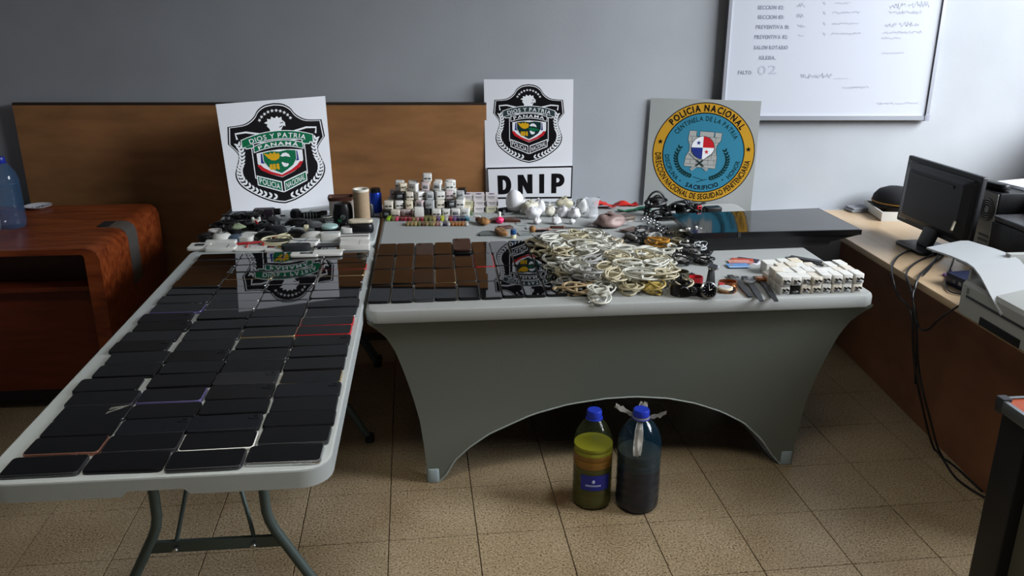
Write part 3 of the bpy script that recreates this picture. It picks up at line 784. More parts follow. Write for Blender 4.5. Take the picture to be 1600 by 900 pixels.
def pmesh(kind, frame):
    k = (kind, frame)
    if k in PMESH: return PMESH[k]
    parts = []
    if kind in ('screen', 'smoked', 'broken'):
        parts.append(('body', MB().rbox(PW, PD, PH, 0.011, 0.0022, seg=4).mesh('phone_body', frames[frame])))
        parts.append(('screen', MB().rbox(PW-0.005, PD-0.005, 0.0007, 0.009, 0.0002, at=(0, 0, PH-0.0002), seg=4).mesh('phone_screen', glass_s if kind == 'smoked' else glass)))
        parts.append(('side_button', MB().rbox(0.014, 0.0015, 0.003, 0.0006, at=(0.03, -PD/2-0.0003, 0.0035), seg=1).rbox(0.02, 0.0015, 0.003, 0.0006, at=(0.052, -PD/2-0.0003, 0.0035), seg=1).mesh('phone_button', frames[frame])))
        if kind == 'broken':
            q = random.Random(3); mb = MB()
            for i in range(9):
                a = q.uniform(-0.5, 0.5)+PI; x, y = 0.074, 0.034; pts = [(x, y)]
                for j in range(4): x += 0.011*math.cos(a+q.uniform(-.5, .5)); y -= 0.012*abs(math.sin(a*3+q.uniform(-.6, .6))); pts.append((x, max(y, -0.034)))
                for p0, p1 in zip(pts, pts[1:]):
                    dx, dy = p1[0]-p0[0], p1[1]-p0[1]; l = math.hypot(dx, dy)+1e-6; w = 0.0009
                    mb.add([(p0[0]-dy/l*w, p0[1]+dx/l*w, PH+0.0008), (p1[0]-dy/l*w, p1[1]+dx/l*w, PH+0.0008), (p1[0]+dy/l*w, p1[1]-dx/l*w, PH+0.0008), (p0[0]+dy/l*w, p0[1]-dx/l*w, PH+0.0008)], [(3, 2, 1, 0)])
            parts.append(('screen_crack', mb.mesh('screen_crack', mat('crack_white', '8f9088', 0.6))))
    else:
        mm = {'case': casem, 'grey_case': cased, 'navy': navy, 'brown': brownc}[kind]
        parts.append(('body', MB().rbox(PW, PD, PH+0.001, 0.012, 0.003, seg=4).mesh('phone_body', mm)))
        parts.append(('camera_bump', MB().rbox(0.026, 0.022, 0.0016, 0.005, 0.0005, at=(0.062, 0.022, PH+0.0008), seg=3).mesh('camera_bump', mm)))
        parts.append(('camera_lens', MB().cyl(0.0048, 0.0008, at=(0.066, 0.022, PH+0.0023), n=12).mesh('camera_lens', camg)))
    PMESH[k] = parts
    return parts
DESC = {'screen': 'glossy black-screened phone', 'smoked': 'dull dark-screened phone', 'broken': 'phone with a cracked screen', 'case': 'black phone back up', 'grey_case': 'dark grey cased phone back up', 'navy': 'navy cased phone back up', 'brown': 'brown-backed phone face down'}
FD = {'black': '', 'silver': ' with bright silver rim', 'gold': ' with champagne rim', 'rose': ' with rose rim', 'white': ' with white rim', 'red': ' with red rim', 'violet': ' with violet rim', 'graphite': ' with graphite rim'}
def phone(kind, frame, label, loc, rz, group, scale=(1, 1, 1), tilt=(0, 0)):
    t = thing('mobile_phone', label, 'phone', loc, rz, group, rx=tilt[0], ry=tilt[1]); t.scale = scale
    for nm, me in pmesh(kind, frame): obj(nm, me, t)
    return t
# white table: four phones to a row, 21 rows from the near end
over = {(0, 0): ('screen', 'graphite'), (0, 3): ('screen', 'silver'), (1, 0): ('screen', 'rose'), (1, 2): ('screen', 'white'), (1, 3): ('screen', 'graphite'),
        (3, 0): ('broken', 'graphite'), (4, 1): ('screen', 'violet'), (5, 3): ('screen', 'gold'), (5, 1): ('smoked', 'black'), (5, 2): ('grey_case', 'black'),
        (7, 0): ('screen', 'graphite'), (7, 2): ('screen', 'graphite'), (8, 3): ('case', 'black'), (9, 2): ('screen', 'gold'), (9, 1): ('screen', 'graphite'), (9, 3): ('smoked', 'red'), (10, 3): ('smoked', 'red'),
        (8, 0): ('case', 'black'), (10, 0): ('case', 'black'), (11, 0): ('navy', 'black'), (12, 0): ('screen', 'violet'), (12, 1): ('screen', 'silver'), (13, 1): ('screen', 'silver'), (14, 1): ('screen', 'graphite'), (15, 1): ('screen', 'silver'), (16, 1): ('screen', 'gold'), (17, 3): ('screen', 'red'), (16, 3): ('screen', 'gold'), (15, 3): ('screen', 'silver')}
q = random.Random(21)
NR = 20
for r in range(NR):
    for c_ in range(4):
        fr_ = r/(NR-1)
        x = -0.872+0.174*c_+0.012*fr_*(1.5-c_)*0.3+q.uniform(-0.004, 0.004)
        if r < 2: x -= 0.008*(1-r)
        y = 1.742+r*0.0853+q.uniform(-0.003, 0.003)+0.006*math.sin(c_*2.1+r)
        if c_ == 0 and r in (5, 8, 9, 11): x -= 0.016
        if (r, c_) in over: k, f = over[(r, c_)]
        elif c_ >= 1 and r >= 9: k, f = 'screen', q.choice(['black', 'black', 'graphite', 'black', 'silver'])
        elif r >= 12: k, f = 'screen', q.choice(['black', 'graphite'])
        else: k, f = q.choice([('screen', 'black'), ('screen', 'black'), ('case', 'black'), ('smoked', 'black'), ('navy', 'black'), ('screen', 'graphite')])
        row = 'nearest row' if r == 0 else 'farthest row' if r == NR-1 else f'{ORD[r]} row from near end' if r < 11 else f'{ORD[NR-1-r]} row from far end'
        col = ('leftmost', 'second from left', 'third from left', 'rightmost')[c_]
        phone(k, f, f'{DESC[k]}{FD[f]}, {col}, {row}', (x, y, 0.7401), q.uniform(-0.02, 0.02), 'phones in rows on the white folding table',
              (q.uniform(1.01, 1.065), q.uniform(1.01, 1.07), q.uniform(0.9, 1.15)), (q.uniform(-0.0015, 0.0015), q.uniform(-0.0015, 0.0015)))
# covered table: four rows of upright phones
for r in range(4):
    ncol = 10 if r < 3 else 9
    for c_ in range(ncol):
        x = -0.200+0.0785*c_+q.uniform(-0.002, 0.002)
        y = 2.853+r*0.182+q.uniform(-0.004, 0.004)+(0.010*(c_-2) / 8 if r == 0 else 0)
        kinds = [('navy', 'black'), ('screen', 'black'), ('screen', 'graphite'), ('smoked', 'black')] if r == 0 else [('screen', 'black'), ('screen', 'graphite'), ('screen', 'black'), ('smoked', 'black')]
        k, f = q.choice(kinds) if c_ < 5 else ('screen', q.choice(['black', 'black', 'graphite']))
        if (r, c_) == (2, 5): f = 'red'; k = 'screen'
        if (r, c_) in ((3, 6),): f = 'graphite'
        if (r, c_) in ((1, 3),): k, f = 'screen', 'gold'
        if r == 3 and c_ in (2,): k, f = 'brown', 'black'
        row = ('front-edge row', 'second row from front', 'third row from front', 'rearmost row')[r]
        base = 0.7401
        if r == 3 and c_ == 4:
            phone('case', 'black', f'black phone under the red-brown one, {ORD[c_]} from left, {row}, grey table', (x, y, base), PI/2, 'phones in rows on the grey covered table', (1.02, 0.95, 1.6))
            base += PH*1.6+0.002; k = 'brown'
        phone(k, f, f'{DESC[k]}{FD[f]}, {ORD[c_]} from left, {row}, grey table', (x, y, base), PI/2+q.uniform(-0.015, 0.015), 'phones in rows on the grey covered table',
              (q.uniform(1.06, 1.1), q.uniform(0.93, 0.98), q.uniform(0.9, 1.2)), (q.uniform(-0.0015, 0.0015), q.uniform(-0.0015, 0.0015)))
# ------------------------------------------------------------------ small things on the rear white table
P = {k: mat('plastic_'+k, c, r) for k, c, r in (('white', 'd2d2cc', 0.4), ('ivory', 'cfc5ae', 0.45), ('black', '0d0d0f', 0.35), ('charcoal', '26282b', 0.45), ('grey', '6a6e70', 0.5), ('steel_blue', '3d5064', 0.4),
     ('teal', '9dbcb8', 0.35), ('blue', '16308a', 0.35), ('red', 'a8161e', 0.4), ('tan', '9c8468', 0.7), ('brown', '4c2a1c', 0.6), ('cream', 'd6cfae', 0.5), ('pink', 'e0336e', 0.45), ('lime', 'a8d030', 0.4), ('violet', '6a4a78', 0.45), ('navy', '161c38', 0.4),
     ('green', '1f7048', 0.5), ('yellow', 'd8b92c', 0.45), ('orange', 'b8652a', 0.5), ('lightgrey', 'a8acac', 0.5), ('purple_glow', '7a3a98', 0.3))}
steelm = mat('polished_steel', 'b9bcbe', 0.2, 1.0)
GRL = 'seized electronics on the rear white table'
def flat(name, cat, label, u, v, w, d, h, m, r=0.008, rz=0.0, extra=None, z=0.74, group=None):
    "a low rounded device; extra: list of (part name, material, w, d, x, y)"
    t = thing(name, label, cat, T(u, v, z)+Vector((0, 0, 0.0003)), rz, group)
    MB().rbox(w, d, h, r, min(0.003, h*0.3)).build('body', m, t)
    for nm, mm, ew, ed, ex, ey in extra or (): MB().rbox(ew, ed, 0.0012, min(ew, ed)*0.2, 0.0002, at=(ex, ey, h-0.0004)).build(nm, mm, t)
    return t
def mouse(label, u, v, m, wm, rz, z=0.74, k=1.0):
    t = thing('computer_mouse', label, 'mouse', T(u, v, z), rz, 'computer mice on the rear white table')
    q = MB(); rs = []
    n = 20
    for i, (s, zz) in enumerate(((0.9, 0), (1.0, 0.006), (0.98, 0.016), (0.86, 0.026), (0.6, 0.033), (0.25, 0.036))):
        rs.append([(s*0.031*math.cos(2*PI*j/n)*(1+0.1*math.sin(2*PI*j/n)), s*0.053*math.sin(2*PI*j/n)-(0.006 if i > 2 else 0), zz) for j in range(n)])
    q.rings(rs); q.build('shell', m, t)
    MB().cyl(0.009, 0.006, at=(-0.003, 0.024, 0.029), n=12, ry=PI/2).build('scroll_wheel', P['grey'], t)
    MB().tube([(0, 0.052, 0.008), (0.01, 0.065, 0.005), (0.03, 0.072, 0.003), (0.045, 0.062, 0.003)], 0.0018, 6).build('cord', wm, t)
    t.scale = (k, k, k)
    return t
flat('pocket_router', 'router', 'white pocket router with dark square screen, at the front left of the white gadgets', 312, 388, 0.085, 0.085, 0.014, P['white'], 0.008, 0.0, [('screen', P['charcoal'], 0.04, 0.032, 0, 0.004)])
flat('power_bank', 'power bank', 'slim white power bank behind the white charger block', 346, 381, 0.13, 0.036, 0.016, P['white'])
flat('power_bank', 'power bank', 'white power bank with a dark seam, beside the pocket router', 346, 391, 0.125, 0.06, 0.018, P['white'], 0.01, 0, [('seam', P['charcoal'], 0.003, 0.05, 0.028, 0)])
flat('mobile_phone', 'phone', 'white-backed phone under the red strap', 392, 390, 0.13, 0.068, 0.010, P['white'], 0.01, 0, [('camera_strip', P['charcoal'], 0.003, 0.02, -0.005, 0.01)])
t = thing('red_strap', 'bright red strap looped over white phone', 'strap', T(392, 382, 0.752), 0)
MB().tube([(-0.06, 0, 0.003), (-0.02, 0.004, 0.004), (0.02, 0.006, 0.006), (0.035, 0.012, 0.006), (0.05, 0.01, 0.004), (0.055, -0.02, 0.002)], 0.005, 6).tube([(-0.06, 0.012, 0.003), (0.0, 0.016, 0.005), (0.04, 0.02, 0.006)], 0.004, 6).build('band', P['red'], t)
MB().tube([(-0.01, -0.045, -0.0005), (-0.012, -0.02, 0.002), (-0.008, 0.005, 0.005)], 0.003, 6).build('tail', P['red'], t)
t = thing('cable_loop', 'white oval cable loop around a black headband, front middle of the gadgets', 'cable', T(434, 382), 0)
MB().tube([(0.066*math.cos(a), 0.04*math.sin(a), 0.022+0.006*math.sin(a)) for a in [2*PI*i/28 for i in range(28)]], 0.0035, 6, closed=True).tube([(0.075*math.cos(a), 0.047*math.sin(a), 0.014+0.004*math.cos(2*a)) for a in [2*PI*i/28 for i in range(28)]], 0.003, 6, closed=True).build('cord', P['cream'], t)
MB().rbox(0.105, 0.058, 0.02, 0.028, 0.004, seg=5).build('pad', P['black'], t)
flat('mobile_phone', 'phone', 'white phone with a coloured strip across its dark screen', 440, 390, 0.135, 0.07, 0.010, P['white'], 0.01, 0, [('screen', glass, 0.12, 0.03, 0, 0.012), ('picture_strip', P['violet'], 0.05, 0.01, 0.01, 0.018)])
t = flat('charger_box', 'box', 'white box wound with thin blue cords', 476, 385, 0.12, 0.075, 0.026, P['white'], 0.006, -0.12)
MB().tube([(-0.06, 0.01, 0.027), (0, -0.01, 0.028), (0.06, 0.0, 0.027)], 0.0015, 5).tube([(-0.02, -0.037, 0.027), (0.005, 0, 0.029), (0.012, 0.037, 0.027)], 0.0015, 5).build('cord', P['steel_blue'], t)
flat('zip_pouch', 'pouch', 'dark grey fabric pouch lying before the corded white box', 463, 391, 0.12, 0.05, 0.026, mat('dark_fabric', '222629', 0.85), 0.02)
flat('mobile_phone', 'phone', 'dark slate phone among the white gadgets', 515, 387, 0.125, 0.056, 0.014, P['charcoal'], 0.008)
flat('mobile_phone', 'phone', 'white-edged phone with a mirrored screen, in front of the slate phone', 515, 392, 0.128, 0.05, 0.010, P['white'], 0.008, 0, [('screen', glass, 0.118, 0.03, 0, 0.004)])
flat('mobile_phone', 'phone', 'white phone with small purple lit screen, in the front row', 476, 400, 0.112, 0.05, 0.011, P['white'], 0.01, 0, [('screen', glass_s, 0.055, 0.022, 0.01, 0.003), ('icon', P['purple_glow'], 0.014, 0.012, 0.03, 0.003)], z=0.752)
flat('mobile_phone', 'phone', 'plain white phone lying front right before the striped modem', 512, 398, 0.12, 0.052, 0.012, P['white'], 0.01, z=0.752)
t = flat('modem', 'modem', 'white modem with two dark stripes across its top', 555, 376, 0.125, 0.095, 0.022, P['white'], 0.006, 0, [('stripe', P['charcoal'], 0.12, 0.012, 0, 0.034), ('stripe', P['charcoal'], 0.12, 0.011, 0, -0.006)])
t = flat('modem', 'modem', 'large white modem box with a row of dark dots', 555, 389, 0.125, 0.07, 0.03, P['white'], 0.005, 0.02)
for i in range(4): MB().box(0.002, 0.010, 0.001, at=(0.02, -0.03+0.02*i, 0.0298)).build('vent_slot', P['charcoal'], t)
t = thing('puck_speaker', 'black round puck speaker at the left edge of the white table', 'speaker', T(324, 376))
MB().lathe([(0.036, 0), (0.04, 0.006), (0.04, 0.022), (0.035, 0.029), (0.0, 0.03)], 24).build('body', P['black'], t); MB().cyl(0.02, 0.001, at=(0, 0, 0.0295), n=20).build('grille', P['charcoal'], t)
t = thing('dome_speaker', 'white dome-shaped speaker with a grey ring on top', 'speaker', T(347, 376))
MB().lathe([(0.036, 0), (0.042, 0.008), (0.041, 0.022), (0.032, 0.032), (0.02, 0.036), (0, 0.037)], 24).build('body', P['white'], t); MB().lathe([(0.008, 0.0365), (0.018, 0.0366), (0.02, 0.036)], 20).build('ring', P['grey'], t)
t = thing('round_case', 'blue-grey round case beside the dome speaker', 'case', T(369, 376))
MB().lathe([(0.03, 0), (0.035, 0.006), (0.034, 0.018), (0.026, 0.024), (0, 0.025)], 20).build('shell', P['steel_blue'], t); MB().lathe([(0.0352, 0.010), (0.0356, 0.0115), (0.0352, 0.013)], 20).build('seam', P['charcoal'], t)
flat('earbud_case', 'case', 'small white earbud case behind the dome speaker', 337, 367, 0.06, 0.045, 0.026, P['white'], 0.02, 0.4, [('lamp', P['charcoal'], 0.012, 0.006, 0.005, 0)])
flat('power_bank', 'power bank', 'white rounded power bank between the round case and black mouse', 388, 374, 0.065, 0.10, 0.022, P['white'], 0.016, -0.2)
mouse('black mouse in front of the tangled cables', 415, 374, P['black'], P['black'], 1.45)
mouse('charcoal mouse lying behind the white loop', 433, 364, P['charcoal'], P['black'], 1.1)
mouse('black mouse beside a white one, middle of the table', 464, 370, P['black'], P['black'], 0.9)
mouse('white mouse next to a black one, middle of the table', 489, 374, P['white'], P['white'], 1.5)
mouse('black mouse with silver edge, near the flashlights', 463, 353, P['black'], P['grey'], 1.5)
mouse('small grey mouse beside the teal disc', 491, 355, P['grey'], P['grey'], 1.2, k=0.8)
mouse('dark mouse tucked under the cable tangle', 428, 350, P['charcoal'], P['black'], 0.3)
t = flat('power_adapter', 'adapter', 'white adapter with a smoky front band', 517, 375, 0.085, 0.045, 0.034, P['white'], 0.008, 0, [('label_band', P['lightgrey'], 0.06, 0.02, 0, -0.008)])
flat('phone_card', 'card', 'light grey card lying behind the corded white box', 461, 364, 0.09, 0.06, 0.004, P['lightgrey'], 0.006, -0.15)
t = thing('headset_case', 'black oval headset case with beige lid at the right edge of the white table', 'case', T(566, 364))
MB().rbox(0.105, 0.06, 0.045, 0.028, 0.012, seg=5).build('shell', P['black'], t)
MB().rbox(0.11, 0.05, 0.014, 0.024, 0.005, at=(-0.006, 0.012, 0.046), rz=0.05, seg=5).build('lid', P['ivory'], t)
flat('power_adapter', 'adapter', 'white rounded adapter beside the black headset case', 543, 365, 0.055, 0.05, 0.03, P['white'], 0.014)
t = thing('teal_disc', 'pale teal disc standing on black charging box', 'disc', T(515, 356, 0.775))
MB().lathe([(0.034, 0), (0.038, 0.006), (0.036, 0.012), (0.024, 0.017), (0, 0.018)], 24).build('shell', P['teal'], t)
flat('charging_box', 'box', 'black charging box under the pale teal disc', 512, 363, 0.11, 0.08, 0.034, P['black'], 0.008, 0.1, [('port', P['lightgrey'], 0.012, 0.006, -0.02, -0.03)])
flat('charging_box', 'box', 'small black box behind the white adapter', 533, 356, 0.07, 0.06, 0.03, P['black'], 0.006, -0.2)
t = thing('usb_plug', 'small cream plug on a curled lead in front of the grey mouse', 'plug', T(479, 362))
MB().rbox(0.02, 0.026, 0.03, 0.003, 0.001).build('body', P['cream'], t); MB().tube([(0, -0.013, 0.004), (-0.02, -0.02, 0.004), (-0.04, -0.015, 0.003), (-0.05, 0.0, 0.003)], 0.003, 6).build('cord', P['ivory'], t)
# boxes behind the tangle
flat('fabric_box', 'box', 'blue fabric box against the foot of the crest sign', 380, 346, 0.11, 0.05, 0.045, P['steel_blue'], 0.006)
t = flat('camera_case', 'case', 'dark plum box with a knob on its side, beside the blue one', 414, 342, 0.095, 0.05, 0.05, mat('plum', '231820', 0.4), 0.006)
MB().cyl(0.016, 0.028, at=(0.048, 0, 0.034), n=14, ry=PI/2).build('knob', P['black'], t)
t = thing('lens_knob', 'black ribbed knob lying beside the flashlight', 'knob', T(463, 345))
MB().cyl(0.026, 0.05, at=(-0.0, 0.0, 0.0), n=9, b=0.004).build('body', P['black'], t); MB().cyl(0.018, 0.006, at=(0, 0, 0.05), n=16).build('cap', P['charcoal'], t)
def flashlight(label, u, v, m, L_, r, rz, z=0.74):
    t = thing('flashlight', label, 'flashlight', T(u, v, z), rz)
    x = Matrix.Rotation(PI/2, 4, 'Y')
    MB().lathe([(r*0.8, -L_/2), (r, -L_/2+0.006), (r, L_/2-0.04), (r*1.25, L_/2-0.02), (r*1.25, L_/2)], 16, xf=Matrix.Translation((0, 0, r*1.25)) @ x).build('barrel', m, t)
    g = MB()
    for i in range(5): g.lathe([(r*1.02, 0), (r*1.1, 0.003), (r*1.02, 0.006)], 16, xf=Matrix.Translation((-L_/2+0.02+0.014*i, 0, r*1.25)) @ x)
    g.build('grip_ring', P['grey'], t); t.children[-1]['kind'] = 'stuff'
    MB().cyl(r*1.0, 0.003, at=(L_/2-0.001, 0, r*1.25), n=16, ry=PI/2).build('lens', steelm, t)
flashlight('black ribbed flashlight pointing at the black speaker', 490, 343, P['black'], 0.13, 0.017, 0.12)
flashlight('grey metal flashlight lying in front of the black one', 488, 350, P['grey'], 0.12, 0.011, 0.1)
flashlight('short silver flashlight beside the black speaker', 512, 345, steelm, 0.06, 0.012, 0.2)
flat('mobile_phone', 'phone', 'grey phone lying behind the flashlights at the foot of the sign', 505, 331, 0.12, 0.075, 0.01, P['lightgrey'], 0.01, 0.5, [('screen', glass_s, 0.11, 0.066, 0, 0)])
flat('memory_stick', 'memory stick', 'tiny dark memory stick on bare table by the sign', 442, 338, 0.025, 0.01, 0.006, P['charcoal'], 0.002)
# black cylinder speaker
t = thing('portable_speaker', 'black upright rounded portable speaker with a silver emblem disc', 'speaker', T(537, 352))
MB().lathe([(0.03, 0), (0.042, 0.008), (0.046, 0.04), (0.045, 0.085), (0.038, 0.106), (0.02, 0.112), (0, 0.113)], 28).build('body', P['black'], t)
MB().cyl(0.013, 0.004, at=(0.004, -0.0475, 0.05), n=18, rx=PI/2).build('emblem_disc', steelm, t)
MB().rbox(0.018, 0.008, 0.02, 0.004, 0.001, at=(-0.012, -0.0435, 0.022)).build('control_pad', P['green'], t)
t = thing('organiser_box', 'open brown box with pale sides behind the black speaker', 'box', T(535, 342), 0.05)
MB().box(0.11, 0.07, 0.004, at=(0, 0, 0)).build('bottom', P['brown'], t)
for w, d, x, y in ((0.11, 0.004, 0, -0.035), (0.11, 0.004, 0, 0.035), (0.004, 0.066, -0.053, 0), (0.004, 0.066, 0.053, 0)):
    MB().rbox(w, d, 0.10, 0.001, 0, at=(x, y, 0.004)).build('side_panel', mat('pale_card', '9a938a', 0.7), t)
MB().rings([[(p[0], p[1], z) for p in rrect(w, d, 0.012, 3)] for w, d, z in ((0.116, 0.076, 0.095), (0.122, 0.082, 0.112), (0.108, 0.068, 0.112), (0.104, 0.064, 0.095))], loop=True).build('rim', P['brown'], t)
t = thing('cardboard_roll', 'tall tan cardboard paper roll with a white torn top', 'roll', T(567, 353))
MB().lathe([(0.0365, 0), (0.037, 0.002), (0.0365, 0.165)], 28).build('tube', mat('kraft', 'a48e72', 0.8, var=0.08, vscale=60), t)
MB().lathe([(0.0362, 0.163), (0.037, 0.168), (0.036, 0.176), (0.028, 0.174), (0.027, 0.166), (0.0, 0.164)], 28).build('paper_core', mat('paper_white', 'd8d4c8', 0.8), t)
t = thing('drink_flask', 'blue metal flask with a black cap at the corner of the white table', 'flask', T(588, 331))
MB().lathe([(0.027, 0), (0.03, 0.004), (0.03, 0.092), (0.027, 0.10)], 24).build('body', mat('blue_metal', '1a3fb0', 0.3, 0.5), t); MB().lathe([(0.026, 0.10), (0.026, 0.116), (0.022, 0.12), (0, 0.12)], 24).build('cap', P['black'], t)
t = thing('battery_torch', 'small dark torch standing beside the blue flask', 'torch', T(580, 339)); MB().lathe([(0.013, 0), (0.014, 0.003), (0.014, 0.055), (0.011, 0.06)], 16).build('barrel', P['charcoal'], t); MB().cyl(0.010, 0.006, at=(0, 0, 0.06), n=14).build('cap', steelm, t)
t = thing('power_lead', 'short black cord trailing beside the blue flask', 'cord', T(590, 340)); MB().tube([(-0.025, 0.006, 0.003), (0, 0.0, 0.004), (0.025, -0.02, 0.004)], 0.003, 6).build('cord', P['black'], t); MB().rbox(0.016, 0.01, 0.008, 0.002, 0.001, at=(-0.03, 0.007, 0)).build('plug', P['black'], t)
# tangled black cables
def coil(q, rx, ry, r, turns, h, wob=0.25, n=22, z0=None):
    pts = []; z0 = r if z0 is None else z0
    ph = q.uniform(0, 6.28); k = int(turns*n); sx = sy = 1
    f1, f2 = q.uniform(0, 6.28), q.uniform(0, 6.28)
    for i in range(k+1):
        a = ph+2*PI*i/n; t = i/k
        e = 1+wob*math.sin(a*0.37+f1)+wob*0.5*math.sin(a*1.31+f2)
        pts.append((rx*e*math.cos(a), ry*e*math.sin(a)*(0.75+0.25*math.sin(a*0.21+f2)), z0+h*(0.5+0.5*math.sin(a*0.53+f1+t*5))))
    return pts
def cable(label, loc, m, rx, ry, r, turns, h, rz, plug, seed, group, tie=None, n=18):
    q = random.Random(seed)
    t = thing('cable_bundle', label, 'cable', loc, rz, group)
    pts = coil(q, rx, ry, r, turns, h, n=n)
    tail = [(-rx*1.15*(1 if q.random() < .5 else -1), ry*q.uniform(-1.2, 1.2), r*1.2)]
    MB().tube(pts, r, 5).build('cord', m, t)
    e = Vector(pts[-1]); d = Vector((pts[-1][0]-pts[-3][0], pts[-1][1]-pts[-3][1], 0)).normalized()
    a = math.atan2(d.y, d.x)
    MB().rbox(0.026, 0.010, 0.007, 0.002, 0.001, at=(e.x+d.x*0.012, e.y+d.y*0.012, max(0, e.z-0.0035)), rz=a, seg=2).build('plug', plug, t)
    if tie: MB().lathe([(ry*0.55, -0.006), (ry*0.62, 0), (ry*0.55, 0.006)], 12, xf=Matrix.Translation((0, 0, h/2+r)) @ Matrix.Rotation(PI/2, 4, 'Y') @ Matrix.Diagonal((max(h*0.9, 0.012)/ry/1.1, 1.9, 1, 1))).build('tie', tie, t)
    return t
bc = mat('black_cable', '0c0c0d', 0.45)
for i, (u, v, z, lab) in enumerate(((352, 359, .742, 'black frayed cable tangle, leftmost of the dark heap under the crest sign'), (372, 356, .742, 'black cable bundle in the middle of the dark heap under the crest sign'), (371, 352, .762, 'black cable coil on top of the dark heap, next to the blue box'),
                                    (394, 357, .742, 'black bundle with shiny windings, right side of the dark heap'), (398, 352, .765, 'black cable bundle on top, under the white and red earphones'), (410, 361, .742, 'black cable bundle at the front right of the dark heap'), (365, 366, .742, 'black cable bundle at the front of the dark heap behind the dome speaker'))):
    cable(lab, T(u, v)+Vector((0, 0, z-0.74)), bc, 0.05, 0.032, 0.0032, 7, 0.032, 0.3*i, P['black'], i+50, 'black cables under the crest sign', P['charcoal'])
t = thing('green_pouch', 'pale green crumpled pouch lying on the black cable heap', 'pouch', T(372, 354, 0.80)); MB().ball(0.03, 0.022, 0.012, at=(0, 0, 0.0), wob=0.2, seed=4).build('body', mat('pale_green', '8c9a7a', 0.6), t)
t = thing('earphones', 'white and red earphones coiled on the black cable heap', 'earphones', T(400, 347, 0.80))
MB().tube(coil(random.Random(5), 0.016, 0.012, 0.002, 4, 0.01), 0.002, 5).build('cord', P['white'], t); MB().tube([(0.0, -0.012, 0.008), (0.008, -0.02, 0.002), (0.012, -0.026, 0.0)], 0.004, 6).build('jack', P['red'], t)
for s in (-1, 1): MB().ball(0.007, 0.006, 0.006, at=(s*0.014, 0.006, 0.016)).build('earbud', P['white'], t)
cable('white cable coil looped on a black bundle beside the plum box', T(424, 350), P['white'], 0.028, 0.02, 0.002, 3, 0.015, 0.4, P['white'], 77, 'loose leads on the rear white table')
cable('white lead with red stripes winding past the white mouse', T(440, 374), P['cream'], 0.045, 0.022, 0.0028, 3.5, 0.016, 0.7, P['red'], 78, 'loose leads on the rear white table')
cable('thin grey lead lying behind the charcoal mouse', T(446, 357), P['lightgrey'], 0.05, 0.016, 0.0016, 2, 0.006, 0.4, P['grey'], 79, 'loose leads on the rear white table')
# ------------------------------------------------------------------ goods on the covered tables
GC = 'white charger cubes heaped at the back of the covered table'
prong = mat('prong_metal', '4a4640', 0.4, 0.8)
def cube(label, loc, rz, m, w=0.05, d=0.045, h=0.04, kind='prong', group=GC, rx=0.0, ry=0.0):
    t = thing('charger_cube', label, 'charger', loc, rz, group, rx=rx, ry=ry)
    MB().rbox(w, d, h, 0.007, 0.0035).build('body', m, t)
    if kind == 'prong':
        for s in (-1, 1): MB().box(0.0015, 0.013, 0.006, at=(s*0.007, -d/2-0.005, h*0.5)).build('prong', prong, t)
    elif kind == 'port':
        MB().rbox(0.014, 0.0015, 0.006, 0.001, at=(-0.008, -d/2, h*0.35), seg=1).build('usb_port', P['charcoal'], t)
        MB().rbox(0.014, 0.0015, 0.006, 0.001, at=(0.010, -d/2, h*0.35), seg=1).build('usb_port', P['charcoal'], t)
    else:
        MB().rbox(w*0.6, 0.001, h*0.4, 0.002, at=(0, -d/2, h*0.3), seg=1).build('label_print', P['grey'], t)
    return t
q = random.Random(5)
wv = [P['white'], P['white'], P['white'], mat('pale_pink', 'c4b4b4', 0.45), P['ivory'], P['lightgrey'], mat('warm_white', 'cfc8ba', 0.45)]
# the heap, laid tier by tier (each tier rests on the one below)
tiers = [
    ('front bottom row', 3.990, 0.7403, -0.228, 9, 0.0475), ('second bottom row', 4.037, 0.7403, -0.222, 9, 0.047), ('third bottom row', 4.085, 0.7403, -0.216, 9, 0.047), ('back bottom row', 4.135, 0.7403, -0.215, 9, 0.047),
    ('front second layer', 4.015, 0.7783, -0.212, 8, 0.0485), ('centre second layer', 4.065, 0.7783, -0.20, 8, 0.047), ('back second layer', 4.120, 0.7783, -0.195, 9, 0.047),
    ('front third layer', 4.040, 0.8163, -0.165, 7, 0.049), ('back third layer', 4.100, 0.8163, -0.185, 8, 0.047),
    ('front fourth layer', 4.065, 0.8543, -0.15, 5, 0.058), ('back fourth layer', 4.125, 0.8543, -0.16, 5, 0.062), ('very top', 4.095, 0.8923, -0.028, 1, 0.06)]
for nm, y, z, x0, n, step in tiers:
    for i in range(n):
        dark = (nm, i) in (('front third layer', 0), ('front second layer', 6), ('front bottom row', 4), ('back third layer', 7), ('front bottom row', 0))
        m = P['black'] if dark else q.choice(wv)
        kd = q.choice(['prong', 'port', 'plain', 'port'])
        col = 'black' if dark else {'white': 'white', 'ivory': 'ivory', 'lightgrey': 'pale grey', 'warm_white': 'off-white', 'pale_pink': 'pinkish'}[m.name.replace('plastic_', '')]
        kdn = {'prong': 'two-prong', 'port': 'twin-port', 'plain': 'printed'}[kd]
        w_ = q.uniform(0.036, 0.046)
        cube(f'{col} {kdn} charger cube, {ORD[i]} from the left, {nm} of the back heap' if n > 1 else 'white charger cube alone on the very top of the back heap', (x0+step*i+q.uniform(-.004, .004), y+q.uniform(-.006, .006), z), q.choice([q.uniform(-0.2, 0.2), q.uniform(-0.7, 0.7)]) if n > 1 else 0, m,
             w_, 0.040, 0.0376, kd)
